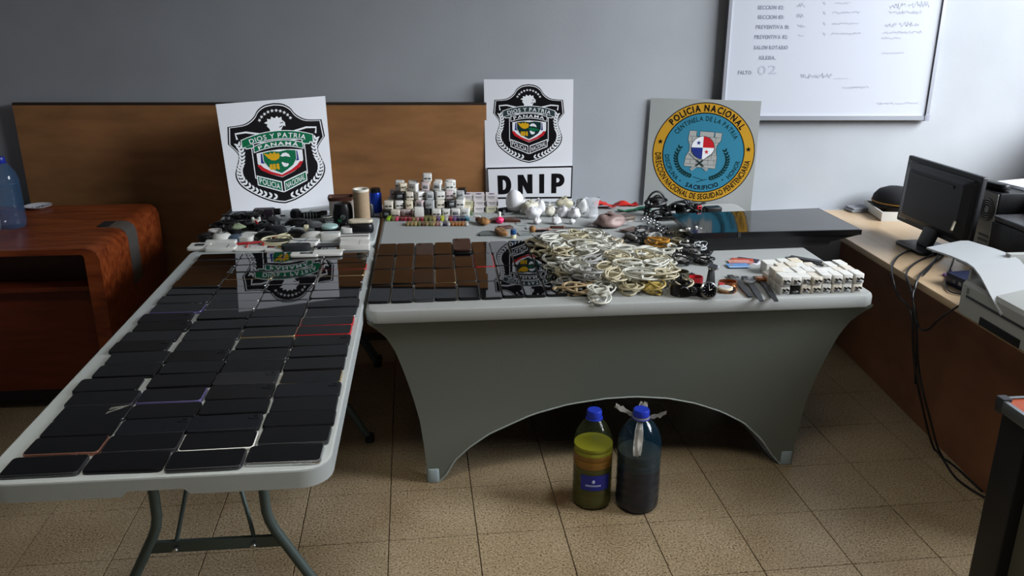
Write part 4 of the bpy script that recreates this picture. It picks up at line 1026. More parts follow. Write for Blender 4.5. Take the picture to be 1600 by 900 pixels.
# printed boxes in three stacks
bx = mat('box_card', 'cfc8c8', 0.55); bx2 = mat('box_card_cream', 'c9c6a8', 0.55); pur = mat('box_print', '5a4a72', 0.55)
q = random.Random(8)
for c_, (u, v, n) in enumerate(((731, 332, 3), (749, 332, 3), (769, 332, 3))):
    for k in range(n):
        p = T(u, v); lab = ('leftmost', 'middle', 'rightmost')[c_]
        lev = ['bottom', 'second', 'third', 'top'][k] if n == 4 else ['bottom', 'middle', 'top'][k]
        t = thing('printed_box', f'pale printed carton with violet oval, {lev} of the {lab} carton stack by the lettered sign', 'box', (p.x+(0.004 if k % 2 else 0), p.y+0.035+0.004*k, 0.7403+0.0285*k), q.uniform(-.05, .05), 'cartons stacked beside the lettered sign')
        MB().box(0.056, 0.07, 0.028).build('carton', bx if q.random() < .7 else bx2, t)
        MB().lathe([(0.016, 0), (0.0, 0.0005)], 16, xf=Matrix.Translation((0, -0.005, 0.0281)) @ Matrix.Diagonal((1, 0.9, 1, 1))).build('oval_print', pur, t)
        pb = MB()
        pb.box(0.034, 0.0006, 0.004, at=(-0.002, -0.0352, 0.017)); pb.build('text_band', P['grey'], t)
        MB().box(0.026, 0.0006, 0.002, at=(0.0, -0.0352, 0.010)).build('text_band', P['grey'], t)
        if c_ and k < 2: MB().box(0.005, 0.0008, 0.02, at=(0.0235, -0.0352, 0.004)).build('barcode', P['black'], t)
# colourful wrapped packets in rows
cols = {'tan': 'a08a5a', 'olive': '7a7844', 'red': 'a02030', 'pink': 'e0506e', 'lime': 'a8d838', 'straw': 'b8a468', 'violet': '70508a', 'orange': 'b4703a', 'brown': '6a4630', 'crimson': '7a1c28', 'white': 'd8d4cc', 'navy': '20284c', 'yellow': 'd8e03a', 'sky': '6ab8d0', 'green': '5a7850', 'rose': 'b8807a'}
pk = {k: mat('wrap_'+k, ''.join('%02x' % int(int(v[i:i+2], 16)*0.8) for i in (0, 2, 4)), 0.45, var=0.4, vscale=60) for k, v in cols.items()}
def packet(col, u, v, w, d, h, rz, row, i):
    t = thing('wrapped_packet', f'small {col} wrapped packet, {ORD[i]} from the left, {row} of packets before the charger heap', 'packet', T(u, v)+Vector((0, 0, 0.0004)), rz, 'coloured packets before the charger heap')
    MB().rbox(w, d, h, 0.006, 0.004, seg=2).build('wrap', pk[col], t)
    for s in (-1, 1): MB().rbox(w*0.96, 0.003, h*1.02, 0.004, 0.0, at=(0, s*d*0.28, 0.0), seg=2).build('band', pk['white' if col in ('pink', 'red', 'navy') else 'tan'], t)
row1 = ['green', 'straw', 'green', 'olive', 'green', 'brown', 'pink', 'sky', 'tan', 'rose', 'rose', 'red', 'violet', 'violet', 'tan', 'orange', 'red', 'brown', 'green', 'green']
for i, c in enumerate(row1): packet(c, 602+7.0*i, 334.5, 0.022, 0.062, 0.014, (i*37 % 7-3)*0.03, 'back row', i)
row2 = ['lime', 'olive', 'pink', 'crimson', 'red', 'red', 'tan', 'rose', 'red', 'olive', 'olive', 'straw', 'violet', 'yellow', 'white', 'red', 'violet', 'navy', 'navy', 'sky']
for i, c in enumerate(row2): packet(c, 608+6.4*i, 343.3, 0.021, 0.062, 0.014, (i*53 % 7-3)*0.04, 'middle row', i)
row3 = ['tan', 'tan', 'straw', 'olive', 'brown', 'tan', 'olive', 'straw', 'rose', 'white', 'navy', 'white', 'orange', 'orange', 'orange', 'orange', 'white']
for i, c in enumerate(row3): packet(c, 638+5.7*i, 351.5, 0.018, 0.052, 0.013, (i*29 % 7-3)*0.05, 'front row', i)
flat('price_tag', 'tag', 'pink and white folded tag lying on the back row of packets', 640, 333, 0.03, 0.03, 0.004, P['pink'], 0.003, 0.3, z=0.757)
flat('picture_box', 'box', 'white box with a blue picture, in front of the charger heap', 655, 338, 0.045, 0.03, 0.045, P['white'], 0.003, 0.05, z=0.7545)
# plastic wrap
pw_ = mat('white_plastic_bag', 'd6d6d8', 0.35, bump=0.6, bscale=60)
clear = mat('clear_bag', 'c8ccd0', 0.2, spec=0.6, alpha=0.45)
ziplock = mat('clear_zip_bag', 'a4a8aa', 0.25, spec=0.6, alpha=0.55)
def lump(name, label, u, v, rx, ry, rz_, m, seed, knot=True, group=None, wob=0.17, z=0.74):
    p = T(u, v, z); t = thing(name, label, 'parcel', p, 0, group)
    MB().ball(rx, ry, rz_, at=(0, 0, rz_*(1-wob*0.3)), n=20, k=12, wob=wob, seed=seed).build('wrapped_body', m, t, ang=70)
    if knot:
        mb = MB(); q = random.Random(seed)
        for k in range(5):
            a = q.uniform(0, 6.28); l = rx*q.uniform(0.2, 0.42)
            mb.rings([[(math.cos(a)*l*s+math.cos(a+1.6)*w*j, math.sin(a)*l*s+math.sin(a+1.6)*w*j, rz_*(1.72+0.25*s)+0.003*jj) for jj, j in enumerate((-1, 0, 1, 0))] for s, w in ((0, 0.002), (0.5, rx*0.13), (1, rx*0.18))])
        mb.build('tied_knot', m, t, ang=80)
        t.children[-1]['kind'] = 'stuff'
    return t
GW = 'white plastic-wrapped parcels on the rear covered table'
t = thing('egg_parcel', 'large white egg-shaped taped parcel standing before the lettered sign', 'parcel', T(806, 331), 0, GW)
egg = MB(); egg.lathe([(0.0, 0.0), (0.022, 0.003), (0.038, 0.018), (0.046, 0.045), (0.043, 0.072), (0.031, 0.096), (0.014, 0.109), (0.0, 0.112)], 18, xf=XF((0, 0, 0), ry=-0.10)); egg.build('taped_body', pw_, t, ang=60)
MB().rings([[(0.0462*math.cos(a), 0.0462*math.sin(a), 0.045+0.016*math.sin(a+1)+dz_) for a in [2*PI*i/24 for i in range(24)]] for dz_ in (0, 0.012)], cap0=False, cap1=False).build('tape_band', mat('clear_tape', 'e4e4e2', 0.2), t)
for a in (('wrapped_parcel', 'off-white knotted plastic parcel, biggest of the cluster beside the egg-shaped one', 828, 335, 0.042, 0.036, 0.034, mat('cream_bag', 'c2bfae', 0.4, bump=0.6, bscale=50), 1), ('wrapped_parcel', 'white smooth bulging parcel in front of the knotted off-white one', 834, 342, 0.040, 0.033, 0.030, pw_, 2, False), ('wrapped_parcel', 'white knotted parcel behind the smooth bulging one', 843, 333, 0.028, 0.026, 0.034, pw_, 12),
          ('wrapped_parcel', 'small white ball parcel at the front of the white cluster', 839, 350, 0.018, 0.017, 0.016, pw_, 3, False), ('wrapped_parcel', 'cream-topped white parcel, middle of the white cluster', 860, 338, 0.028, 0.024, 0.026, mat('cream_bag2', 'c8c4b6', 0.4, bump=0.6, bscale=50), 4),
          ('wrapped_parcel', 'white knotted parcel right of the cream-topped one', 880, 339, 0.028, 0.024, 0.026, pw_, 5), ('wrapped_parcel', 'white shiny parcel next to the clear bag of powder', 898, 341, 0.029, 0.024, 0.024, pw_, 6), ('wrapped_parcel', 'little white parcel with twisted end, front of the white row', 869, 350, 0.024, 0.02, 0.018, pw_, 7),
          ('wrapped_parcel', 'tiny white ball parcel, front right of the white row', 894, 350, 0.014, 0.013, 0.013, pw_, 8, False), ('wrapped_parcel', 'crumpled yellowish-white plastic bundle behind the white row', 881, 327, 0.042, 0.026, 0.03, mat('yellowed_bag', 'b9b49c', 0.4, bump=0.8, bscale=70), 9),
          ('powder_bag', 'clear bag of white powder beside the red wrapper', 909, 334, 0.034, 0.03, 0.036, mat('powder_white', 'c4c6c4', 0.4, bump=0.5, bscale=60), 10)):
    lump(*a[:8], a[8], a[9] if len(a) > 9 else True, GW)
# tall clear bag: a real open sleeve
t = thing('clear_bag', 'tall clear plastic sleeve standing open among the white parcels', 'bag', T(925, 340), 0.1)
rs = []
for i, (w, d, z) in enumerate(((0.035, 0.02, 0), (0.03, 0.018, 0.02), (0.026, 0.014, 0.05), (0.032, 0.012, 0.08), (0.038, 0.009, 0.098))):
    rs.append([(w*math.cos(2*PI*j/18)*(1+0.07*math.sin(5*2*PI*j/18+i)), d*math.sin(2*PI*j/18), z+0.004*math.sin(3*2*PI*j/18)*(i == 4)) for j in range(18)])
MB().rings(rs, cap1=False).build('sleeve', clear, t, ang=80); MB().ball(0.026, 0.014, 0.008, at=(0, 0, 0.009), wob=0.1).build('powder', pw_, t)
redw = mat('red_wrapper', 'b4261e', 0.4, bump=0.6, bscale=60)
def wrapper(name, label, cat, u, v, pts, h, m, seed):
    t = thing(name, label, cat, T(u, v)); q = random.Random(seed)
    n = 9; g = []
    for i in range(n):
        row = []
        for j in range(n):
            s, tt = i/(n-1), j/(n-1)
            x = (pts[0][0]*(1-s)+pts[1][0]*s)*(1-tt)+(pts[3][0]*(1-s)+pts[2][0]*s)*tt
            y = (pts[0][1]*(1-s)+pts[1][1]*s)*(1-tt)+(pts[3][1]*(1-s)+pts[2][1]*s)*tt
            row.append((x, y, 0.002+h*abs(math.sin(3*s+seed)*math.sin(2.5*tt+seed*0.7))+q.uniform(0, h*0.25)))
        g.append(row)
    mb = MB(); mb.quads(g); mb.quads([[(x, y, z-0.0015) for x, y, z in r][::-1] for r in g])
    mb.build('film', m, t, ang=80); return t
wrapper('red_wrapper', 'crumpled red plastic wrapper behind the brown bag', 'wrapper', 945, 325, [(-0.06, -0.04), (0.07, -0.03), (0.07, 0.04), (-0.06, 0.05)], 0.035, redw, 1)
wrapper('red_wrapper', 'smaller red wrapper lying near the black cables', 'wrapper', 983, 322, [(-0.05, -0.015), (0.05, -0.02), (0.03, 0.02), (-0.05, 0.03)], 0.02, redw, 4)
gw = mat('green_cloth', '1c6a48', 0.6, bump=0.5, bscale=80)
wrapper('green_wrapper', 'green wrapper beside the small red one', 'wrapper', 981, 331, [(-0.05, -0.015), (0.05, -0.02), (0.05, 0.015), (-0.05, 0.02)], 0.012, gw, 2)
wrapper('green_wrapper', 'dark green wrapper touching the black cable coil', 'wrapper', 1004, 329, [(-0.045, -0.012), (0.04, -0.02), (0.05, 0.015), (-0.045, 0.02)], 0.014, mat('dark_green_cloth', '124a3a', 0.6), 3)
# brown bags
herb = mat('brown_herb', '6e5648', 0.6, var=0.35, vscale=45, bump=0.8, bscale=70)
lump('herb_bag', 'large clear knotted bag filled with reddish brown matter', 952, 354, 0.072, 0.055, 0.030, mat('bagged_brown', '86706a', 0.5, var=0.4, vscale=25, bump=0.9, bscale=45), 21, True, None, 0.2)
hb = bpy.data.objects['herb_bag']
for nm_, pts_, dz_ in (('film_ear', [(0.045, -0.03), (0.12, -0.015), (0.13, 0.03), (0.05, 0.02)], 0.02), ('film_ear', [(-0.03, 0.03), (0.03, 0.03), (0.045, 0.075), (-0.045, 0.07)], 0.045), ('film_ear', [(-0.05, -0.03), (-0.045, 0.03), (-0.115, 0.03), (-0.10, -0.02)], 0.012)):
    qq = random.Random(len(nm_)+int(dz_*1000)); gg = []
    for i in range(7):
        gg.append([((pts_[0][0]*(1-i/6)+pts_[1][0]*i/6)*(1-j/6)+(pts_[3][0]*(1-i/6)+pts_[2][0]*i/6)*j/6, (pts_[0][1]*(1-i/6)+pts_[1][1]*i/6)*(1-j/6)+(pts_[3][1]*(1-i/6)+pts_[2][1]*i/6)*j/6, dz_+qq.uniform(-0.007, 0.007)) for j in range(7)])
    MB().quads(gg).build(nm_, mat('ear_film', 'b4aca8', 0.25, spec=0.7, alpha=0.6), hb, ang=80)
t = thing('herb_slab', 'flat grey-brown slab in film behind the large bag', 'slab', T(973, 342)); MB().rbox(0.085, 0.10, 0.02, 0.012, 0.006).build('slab', mat('grey_brown', '55493f', 0.4, var=0.2, vscale=30), t)
t.rotation_euler = (0, 0, 0.5); MB().rbox(0.088, 0.012, 0.0205, 0.004, 0.002, at=(0, 0.03, 0.0)).build('film_fold', mat('film_grey', '8a8480', 0.25), t)
t = thing('herb_slab', 'brown flat slab in clear film beside the bag of steel balls', 'slab', T(992, 363)); MB().rbox(0.09, 0.10, 0.014, 0.008, 0.004).build('slab', mat('brown_slab', '5e4d44', 0.45, var=0.25, vscale=30), t); t.rotation_euler = (0, 0, 0.65)
MB().rbox(0.094, 0.01, 0.0145, 0.003, 0.001, at=(0, 0.046, 0)).build('film_fold', MATS['film_grey'], t)
# bag of shiny steel balls
p0, p1 = T(998, 340), T(1052, 372)
q = random.Random(4); ball_me = MB().ball(0.0085, 0.0085, 0.0085, at=(0, 0, 0.0085), n=14, k=10).mesh('steel_ball', steelm)
sheet_t = thing('clear_bag', 'flat clear bag under the shiny steel balls', 'bag', T(1022, 360, 0.7402), -0.75); MB().rbox(0.19, 0.085, 0.003, 0.01, 0.001).build('film', mat('dark_film', '2c2e33', 0.2), sheet_t)
k = 0
for i in range(9):
    for j in range(3):
        t_ = (i+0.5)/9; c = p0.lerp(p1, 0.08+0.84*t_)
        d = (p1-p0).normalized(); nrm = Vector((-d.y, d.x, 0))
        pos = c+nrm*((j-1)*0.0225+q.uniform(-.002, .002))+d*(0.009*(j % 2))
        if q.random() < 0.12: continue
        o = obj('steel_ball', ball_me, None, (pos.x, pos.y, 0.7434)); tag(o, f'shiny steel ball, {("front", "middle", "rear")[j]} line, {ORD[i]} from the red wrapper end, on the dark film', 'ball', 'steel balls on the dark clear bag'); k += 1
flat('zip_bag', 'bag', 'small smoky zip bag between the steel balls and television', 1040, 362, 0.07, 0.06, 0.004, mat('smoky_bag', '4a4a46', 0.3), 0.004, -0.5)
# flat devices at the back
for a in (('slate coloured tablet leaning flat before the egg-shaped parcel', 790, 331, 0.10, 0.12, 0.008, P['grey'], 0.5), ('grey slim device in front of the lettered sign', 846, 321, 0.09, 0.05, 0.014, P['lightgrey'], 0.0), ('pale slim device beside the grey one at the sign foot', 878, 320, 0.13, 0.035, 0.012, P['lightgrey'], 0.0)):
    t = flat('slim_device', 'device', a[0], *a[1:7], 0.006, a[7], [('screen', glass_s, a[3]*0.85, a[4]*0.8, 0, 0)])
flat('navy_box', 'box', 'small navy blue box with a white top edge behind the powder bag', 909, 321, 0.045, 0.035, 0.03, P['navy'], 0.003, 0, [('white_edge', P['white'], 0.04, 0.008, 0, -0.012)])
# wooden and brown pieces
wood = mat('carved_wood', '8a6238', 0.5, var=0.3, vscale=25, bump=0.3, bscale=60)
t = thing('wooden_pipe', 'carved brown wooden lump with a pale tip beside the cartons', 'wood piece', T(756, 351), 0.3)
MB().ball(0.026, 0.036, 0.017, at=(0, 0, 0.016), wob=0.16, seed=3, n=16, k=10).build('body', wood, t); MB().ball(0.016, 0.02, 0.013, at=(-0.012, 0.038, 0.016), wob=0.1, seed=5).build('head', mat('dark_wood', '5a3824', 0.5), t); MB().rbox(0.03, 0.012, 0.008, 0.003, 0.001, at=(-0.012, 0.056, 0.024), rz=-0.4).build('pale_tip', P['white'], t)
def wedge(label, u, v, pts, h, m, rz):
    t = thing('resin_wedge', label, 'wedge', T(u, v), rz); MB().rings([[(x, y, 0) for x, y in pts], [(x, y, h*0.7) for x, y in pts], [(x*0.94, y*0.94, h) for x, y in pts]]).build('block', m, t)
    MB().rings([[(x*1.04, y*1.04, 0) for x, y in pts], [(x*1.04, y*1.04, 0.0015) for x, y in pts]]).build('film', mat('film_pale', 'a8a4a0', 0.3), t); return t
resin = mat('brown_resin', '4e2e22', 0.4, var=0.2, vscale=20)
wedge('brown curved wedge left of the pink pouch', 775, 346, [(-0.045, -0.03), (0.03, -0.025), (0.034, 0.035), (0.0, 0.032), (-0.026, 0.01)], 0.014, resin, 0.1)
wedge('brown curved wedge right of the pink pouch', 796, 346, [(-0.03, 0.035), (-0.022, -0.02), (0.05, -0.035), (0.04, 0.0), (0.012, 0.03)], 0.014, resin, 0.0)
t = thing('pink_pouch', 'bright pink powder pouch with a clear white top between two brown wedges', 'pouch', T(781, 349)); MB().ball(0.02, 0.017, 0.016, at=(0, 0, 0.0155), wob=0.1, seed=2, n=16, k=10).build('pouch', P['pink'], t); MB().lathe([(0.011, 0.028), (0.006, 0.036), (0.009, 0.05), (0.006, 0.056)], 12, xf=XF((0, 0, 0), rx=-0.5)).build('twisted_top', P['white'], t)
t = thing('slate_piece', 'grey flat piece with a rounded top end on bare cloth', 'slab', T(762, 366)); MB().prism([(-0.036, -0.034), (0.042, -0.034), (0.036, 0.012), (0.024, 0.032), (0.0, 0.036), (-0.024, 0.028), (-0.04, -0.01)], 0, 0.006).build('plate', mat('slate_grey', '5c6461', 0.6), t); MB().tube([(-0.036, -0.034, 0.006), (0.042, -0.034, 0.006), (0.036, 0.012, 0.006), (0.024, 0.032, 0.006), (0.0, 0.036, 0.006), (-0.024, 0.028, 0.006), (-0.04, -0.01, 0.006)], 0.0012, 5, closed=True).build('edge_rim', P['charcoal'], t)
t = thing('wood_block', 'tan notched wooden block lying right of the grey flat piece', 'wood piece', T(783, 366), 0.25); MB().rbox(0.042, 0.085, 0.022, 0.012, 0.006).build('block', wood, t)
for y in (-0.02, 0.012): MB().rbox(0.012, 0.012, 0.002, 0.005, at=(0.003, y, 0.0212)).build('notch', mat('dark_wood', '5a3824', 0.5), t)
flat('zip_bag', 'bag', 'clear zip bag with dark brown scraps behind the wood block', 790, 356, 0.06, 0.055, 0.008, mat('scrap_brown', '54382e', 0.5, var=0.4, vscale=80), 0.004, 0.3, [('zip_strip', P['lightgrey'], 0.055, 0.006, 0, 0.02)])
t = thing('vial', 'small blue-capped white vial standing on the cloth', 'vial', T(802, 372)); MB().lathe([(0.012, 0), (0.0125, 0.002), (0.0125, 0.016), (0.011, 0.018)], 16).build('bottle', P['cream'], t); MB().lathe([(0.013, 0.018), (0.013, 0.036), (0.010, 0.04), (0, 0.04)], 16).build('cap', mat('cap_blue', '1e4a7a', 0.35), t)
for l, u, v, w, d, rz, m in (('clear zip bag of grey film by the brown wedge', 800, 355, 0.055, 0.05, 0.2, 'film_zip'), ('clear zip bag lying behind the small vial', 815, 351, 0.05, 0.05, -0.1, 'film_zip'), ('clear zip bag beside the vial, front edge by the phones', 820, 366, 0.06, 0.055, 0.1, 'film_zip2'), ('clear zip bag under the white cluster', 832, 357, 0.06, 0.035, 0.0, 'film_zip')):
    flat('zip_bag', 'bag', l, u, v, w, d, 0.004, mat(m, '8d9390' if m == 'film_zip' else '757b79', 0.25), 0.003, rz, [('zip_strip', P['lightgrey'], w*0.95, 0.005, 0, d*0.4)])
# home-made blades and tools
blade = mat('dull_blade', '6a625c', 0.4, 0.7); hnd = mat('wrapped_handle', '4a2618', 0.6)
def knife(label, u, v, L_, rz, hm, hw=0.012):
    t = thing('makeshift_blade', label, 'blade', T(u, v)+Vector((0, 0, 0.0003)), rz, 'makeshift blades on the covered table')
    MB().rbox(L_*0.42, hw, 0.011, 0.005, 0.003, at=(-L_*0.29, 0, 0)).build('handle', hm, t)
    MB().rings([[(-L_*0.08, -0.006, 0.004), (-L_*0.08, 0.006, 0.004), (-L_*0.08, 0.006, 0.006), (-L_*0.08, -0.006, 0.006)], [(L_*0.35, -0.005, 0.004), (L_*0.35, 0.004, 0.004), (L_*0.35, 0.004, 0.0055), (L_*0.35, -0.005, 0.0055)], [(L_*0.5, -0.001, 0.0045), (L_*0.5, 0.0, 0.0045), (L_*0.5, 0.0, 0.005), (L_*0.5, -0.001, 0.005)]]).build('blade', blade, t)
    MB().rbox(0.006, hw*1.1, 0.012, 0.003, 0.001, at=(-L_*0.12, 0, 0)).build('collar', P['tan'], t)
for a in (('brown-handled blade with a long dark point, rearmost of the blades', 888, 357, 0.17, -0.12, hnd, 0.016), ('black-handled blade, left of the blade row', 864, 362, 0.16, 0.02, P['black']), ('red-brown handled blade in the middle of the row', 893, 363, 0.17, 0.05, mat('redwrap', '6a1e18', 0.5)), ('pale tan shaft with a thin tip across the row', 905, 367, 0.20, 0.03, P['tan'], 0.008),
          ('dark brown short blade nearest the white cables', 893, 369, 0.12, 0.15, hnd), ('rust-red thin spike at the right end of the row', 925, 366, 0.15, -0.02, mat('rust', '6a3228', 0.6), 0.009)): knife(*a)
t = thing('ball_pipe', 'brown wooden ball with a pink striped stem at the left of the blades', 'pipe', T(832, 363), 0.1); MB().ball(0.016, 0.016, 0.016, at=(0, 0, 0.0155)).build('bowl', wood, t); MB().rbox(0.075, 0.014, 0.012, 0.005, 0.003, at=(0.05, 0.006, 0), rz=0.1).build('stem', mat('pinkish', 'a87468', 0.5), t)
# black adapters and cords behind the television
for i, (u, v, z, rx, ry, h, lab) in enumerate(((1035, 340, .742, .07, .045, .04, 'black cable coil beside the television, biggest of the dark pile'), (1024, 338, .782, .045, .03, .04, 'black cable bundle at the back left of the dark pile by the round emblem'), (1062, 341, .742, .055, .03, .07, 'black cable bundle directly under the round emblem'), (1088, 342, .742, .05, .028, .07, 'black cable bundle half hidden by the rear edge of the television'))):
    cable(lab, T(u, v)+Vector((0, 0, z-.74)), bc, rx, ry, 0.0042, 6, h, 0.2*i, P['black'], 90+i, 'black leads by the television', P['charcoal'])
t = thing('cord_loop', 'thick black cord arching up in a tall loop beside the round emblem', 'cable', T(1024, 337)); loop_ = [(0.05*math.cos(a)-0.0, 0.0, 0.035+0.085*math.sin(a)) for a in [PI*i/14 for i in range(15)]]
MB().tube([(0.055, 0, 0.004)]+loop_+[(-0.055, 0, 0.004)], 0.005, 8).build('cord', bc, t); MB().tube([(p[0]*0.8+0.004, p[1]-0.01, p[2]*0.86) for p in [(0.055, 0, 0.005)]+loop_+[(-0.055, 0, 0.005)]], 0.0042, 8).build('inner_cord', bc, t)
t = thing('cable_coil', 'white-edged black cable coil lying before the dark pile', 'cable', T(1040, 344)); MB().tube(coil(random.Random(3), 0.05, 0.032, 0.003, 4, 0.02), 0.0032, 6).build('cord', bc, t); MB().tube([(0.056*math.cos(a), 0.037*math.sin(a), 0.026) for a in [2*PI*i/24 for i in range(17)]], 0.0028, 6).build('pale_cord', P['lightgrey'], t)
t = thing('remote_control', 'black remote with silver keys standing against the round emblem sign', 'remote', T(1079, 325, .795), 0.2, None, -0.9); MB().rbox(0.042, 0.02, 0.055, 0.006, 0.003, rx=-0.25).build('body', P['black'], t)
for i in range(3): MB().rbox(0.006, 0.002, 0.036, 0.001, at=(-0.013+0.013*i, -0.0105, 0.008), rx=-0.25).build('key_strip', P['grey'], t)
t = thing('red_clip', 'small red clip lying against the black remote', 'clip', T(1092, 327, 0.80), 0.4); MB().rbox(0.026, 0.012, 0.018, 0.004, 0.002).build('body', P['red'], t); MB().rbox(0.012, 0.004, 0.008, 0.002, at=(0, -0.007, 0.006)).build('button', P['black'], t)
t = thing('adapter_box', 'black power adapter block in the dark pile by the emblem', 'adapter', T(1112, 342), 0.1); MB().rbox(0.08, 0.05, 0.06, 0.008, 0.004).build('body', P['black'], t); MB().rbox(0.04, 0.001, 0.02, 0.002, at=(0, -0.0255, 0.02)).build('label_plate', P['charcoal'], t)
# television lying flat
tl = [Vector(p) for p in ((1.091, 3.698, .80), (1.817, 3.743, .80), (1.789, 3.269, .82), (1.059, 3.277, .82))]
o0 = Vector((1.44, 3.47, 0.74)); lo = lambda p: Vector(p)-o0
t = thing('television', 'black flat television lying screen up across the corner of the covered tables', 'television', o0)
up = Vector((0, -0.04, 1)).normalized()
a = MB(); edge = 0.012
c_ = sum((Vector(p) for p in tl), Vector())/4
rim0 = [lo(p) for p in tl]; rim1 = [lo(p)-up*0.022 for p in tl]
a.rings([rim1, rim0]); a.build('bezel', mat('tv_bezel', '08080a', 0.25), t)
sc = [lo(c_+(p-c_)*0.975)+up*0.0008 for p in tl]; sc0 = [lo(c_+(p-c_)*0.975)-up*0.002 for p in tl]
MB().rings([sc0, sc]).build('screen', mat('tv_screen', '0a0b10', 0.09, spec=0.6), t)
bk_ = [lo(c_+(p-c_)*0.985)-up*0.022 for p in tl]; zb_ = lambda x, y: Vector((x, y, 0.743))-o0
bt = [zb_(1.15, 3.60), zb_(1.70, 3.64), zb_(1.66, 3.30), zb_(1.11, 3.285)]
mid = [p.lerp(q_, 0.5)+Vector((0, 0, -0.0)) for p, q_ in zip(bk_, bt)]
MB().rings([bt, [Vector((b.x*1.06, b.y, b.z+0.02)) for b in bt], bk_]).build('back_shell', mat('tv_back', '0a0a0b', 0.5), t)
MB().box(0.012, 0.001, 0.02, at=(lo((1.26, 3.272, 0.80)))).build('sensor', P['charcoal'], t)
# ------------------------------------------------------------------ cables, watches, cards, adapters on the front covered table
cw = {k: mat('cable_'+k, v, 0.5) for k, v in (('white', 'bdbdb2'), ('cream', 'b3ab90'), ('ivory', 'a89f82'), ('yellow', 'a8924c'), ('grey', '8e8e8a'), ('beige', '9c8866'), ('amber', 'a87826'))}
CG = 'white and cream cables heaped on the covered table'
q = random.Random(12)
seed = 200
def bundle_at(x, y, z, col, label, group, rx=None, ry=None, r=0.0032, turns=None, h=None, tie=True):
    global seed
    seed += 1
    cable(label, (x, y, z), cw.get(col, bc), rx or q.uniform(0.045, 0.062), ry or q.uniform(0.03, 0.042), r*q.uniform(0.95, 1.3), turns or q.uniform(4.5, 6.5), h or q.uniform(0.022, 0.04), q.uniform(-1.5, 1.5), cw.get(col, bc), seed, group,
          (P['charcoal'] if q.random() < 0.15 else cw[col if col in cw else 'grey']) if tie else None, n=16)
rows_ = [(2.80, 0.50, 5, 0.095), (2.885, 0.49, 5, 0.098), (2.97, 0.47, 5, 0.10), (3.055, 0.475, 5, 0.095), (3.14, 0.475, 4, 0.10), (3.225, 0.465, 4, 0.10), (3.31, 0.455, 4, 0.095), (3.395, 0.46, 4, 0.095), (3.47, 0.475, 4, 0.085)]
for ri, (y, x0, n, st) in enumerate(rows_):
    for i in range(n):
        col = q.choice(['white', 'cream', 'cream', 'white', 'grey', 'ivory', 'ivory', 'beige'])
        if (ri, i) == (0, 3): col = 'yellow'
        bundle_at(x0+st*i+q.uniform(-.012, .012), y+q.uniform(-.012, .012), 0.7405, col, f'{col} cable bundle, {ORD[i]} from the left, {ORD[ri]} row of the pale heap', CG)
for ri, (y, x0, n, st) in enumerate([(2.85, 0.55, 4, 0.095), (2.94, 0.53, 4, 0.095), (3.03, 0.52, 4, 0.095), (3.12, 0.50, 4, 0.09), (3.22, 0.50, 3, 0.10), (3.32, 0.50, 3, 0.095), (3.41, 0.50, 3, 0.09)]):
    for i in range(n):
        col = q.choice(['white', 'cream', 'cream', 'white', 'grey', 'ivory', 'white', 'cream'])
        bundle_at(x0+st*i+q.uniform(-.012, .012), y+q.uniform(-.012, .012), 0.776, col, f'{col} cable bundle on top, {ORD[i]} from the left, {ORD[ri]} upper row, pale heap', CG)
bundle_at(*T(935, 468).to_tuple()[:2], 0.741, 'white', 'white round cable coil with its plug hanging toward the front table edge', CG, rx=0.042, ry=0.038, turns=5)
t = thing('usb_plug', 'white cylindrical plug hanging over the front edge below the pale cable heap', 'plug', T(926, 472)); MB().tube([(0.03, 0.012, 0.008), (-0.012, -0.012, 0.006)], 0.0055, 10).build('sleeve', P['white'], t); MB().tube([(-0.012, -0.012, 0.006), (-0.02, -0.017, 0.005)], 0.0035, 8).build('tip', steelm, t)
# second small heap
G2 = 'mixed cables right of the pale heap'
for i, (u, v, z, col, rx, ry, lab) in enumerate(((1030, 392, .765, 'amber', .05, .035, 'amber-yellow cable coil, the only one of that colour'), (1012, 398, .741, 'white', .05, .032, 'white cable bundle below and left of the amber coil'), (1035, 405, .741, 'white', .05, .03, 'white cable bundle just below the amber coil'), (1052, 400, .741, 'white', .04, .03, 'white cable bundle right of the amber coil'), (1008, 410, .741, 'cream', .055, .03, 'cream cable bundle joining the pale heap to the amber coil'), (1040, 415, .741, 'ivory', .05, .028, 'ivory cable bundle in front, below the amber coil'), (1022, 384, .741, 'grey', .05, .03, 'grey cable bundle hidden under the amber coil'), (1060, 388, .741, 'cream', .035, .025, 'thin cream cable coil by the black cables'))):
    p = T(u, v); bundle_at(p.x, p.y, z, col, lab, G2, rx=rx, ry=ry)
t = thing('cable_bundle', 'loose curly cream earphone lead lying by the television corner', 'cable', T(1060, 368), 0.2, G2); MB().tube(coil(random.Random(9), 0.035, 0.028, 0.0018, 5, 0.03, wob=0.5), 0.0018, 5).build('cord', cw['cream'], t); MB().ball(0.006, 0.006, 0.006, at=(0.03, 0.01, 0.006)).build('earbud', cw['white'], t)
G3 = 'black cables and earphones in front of the television'
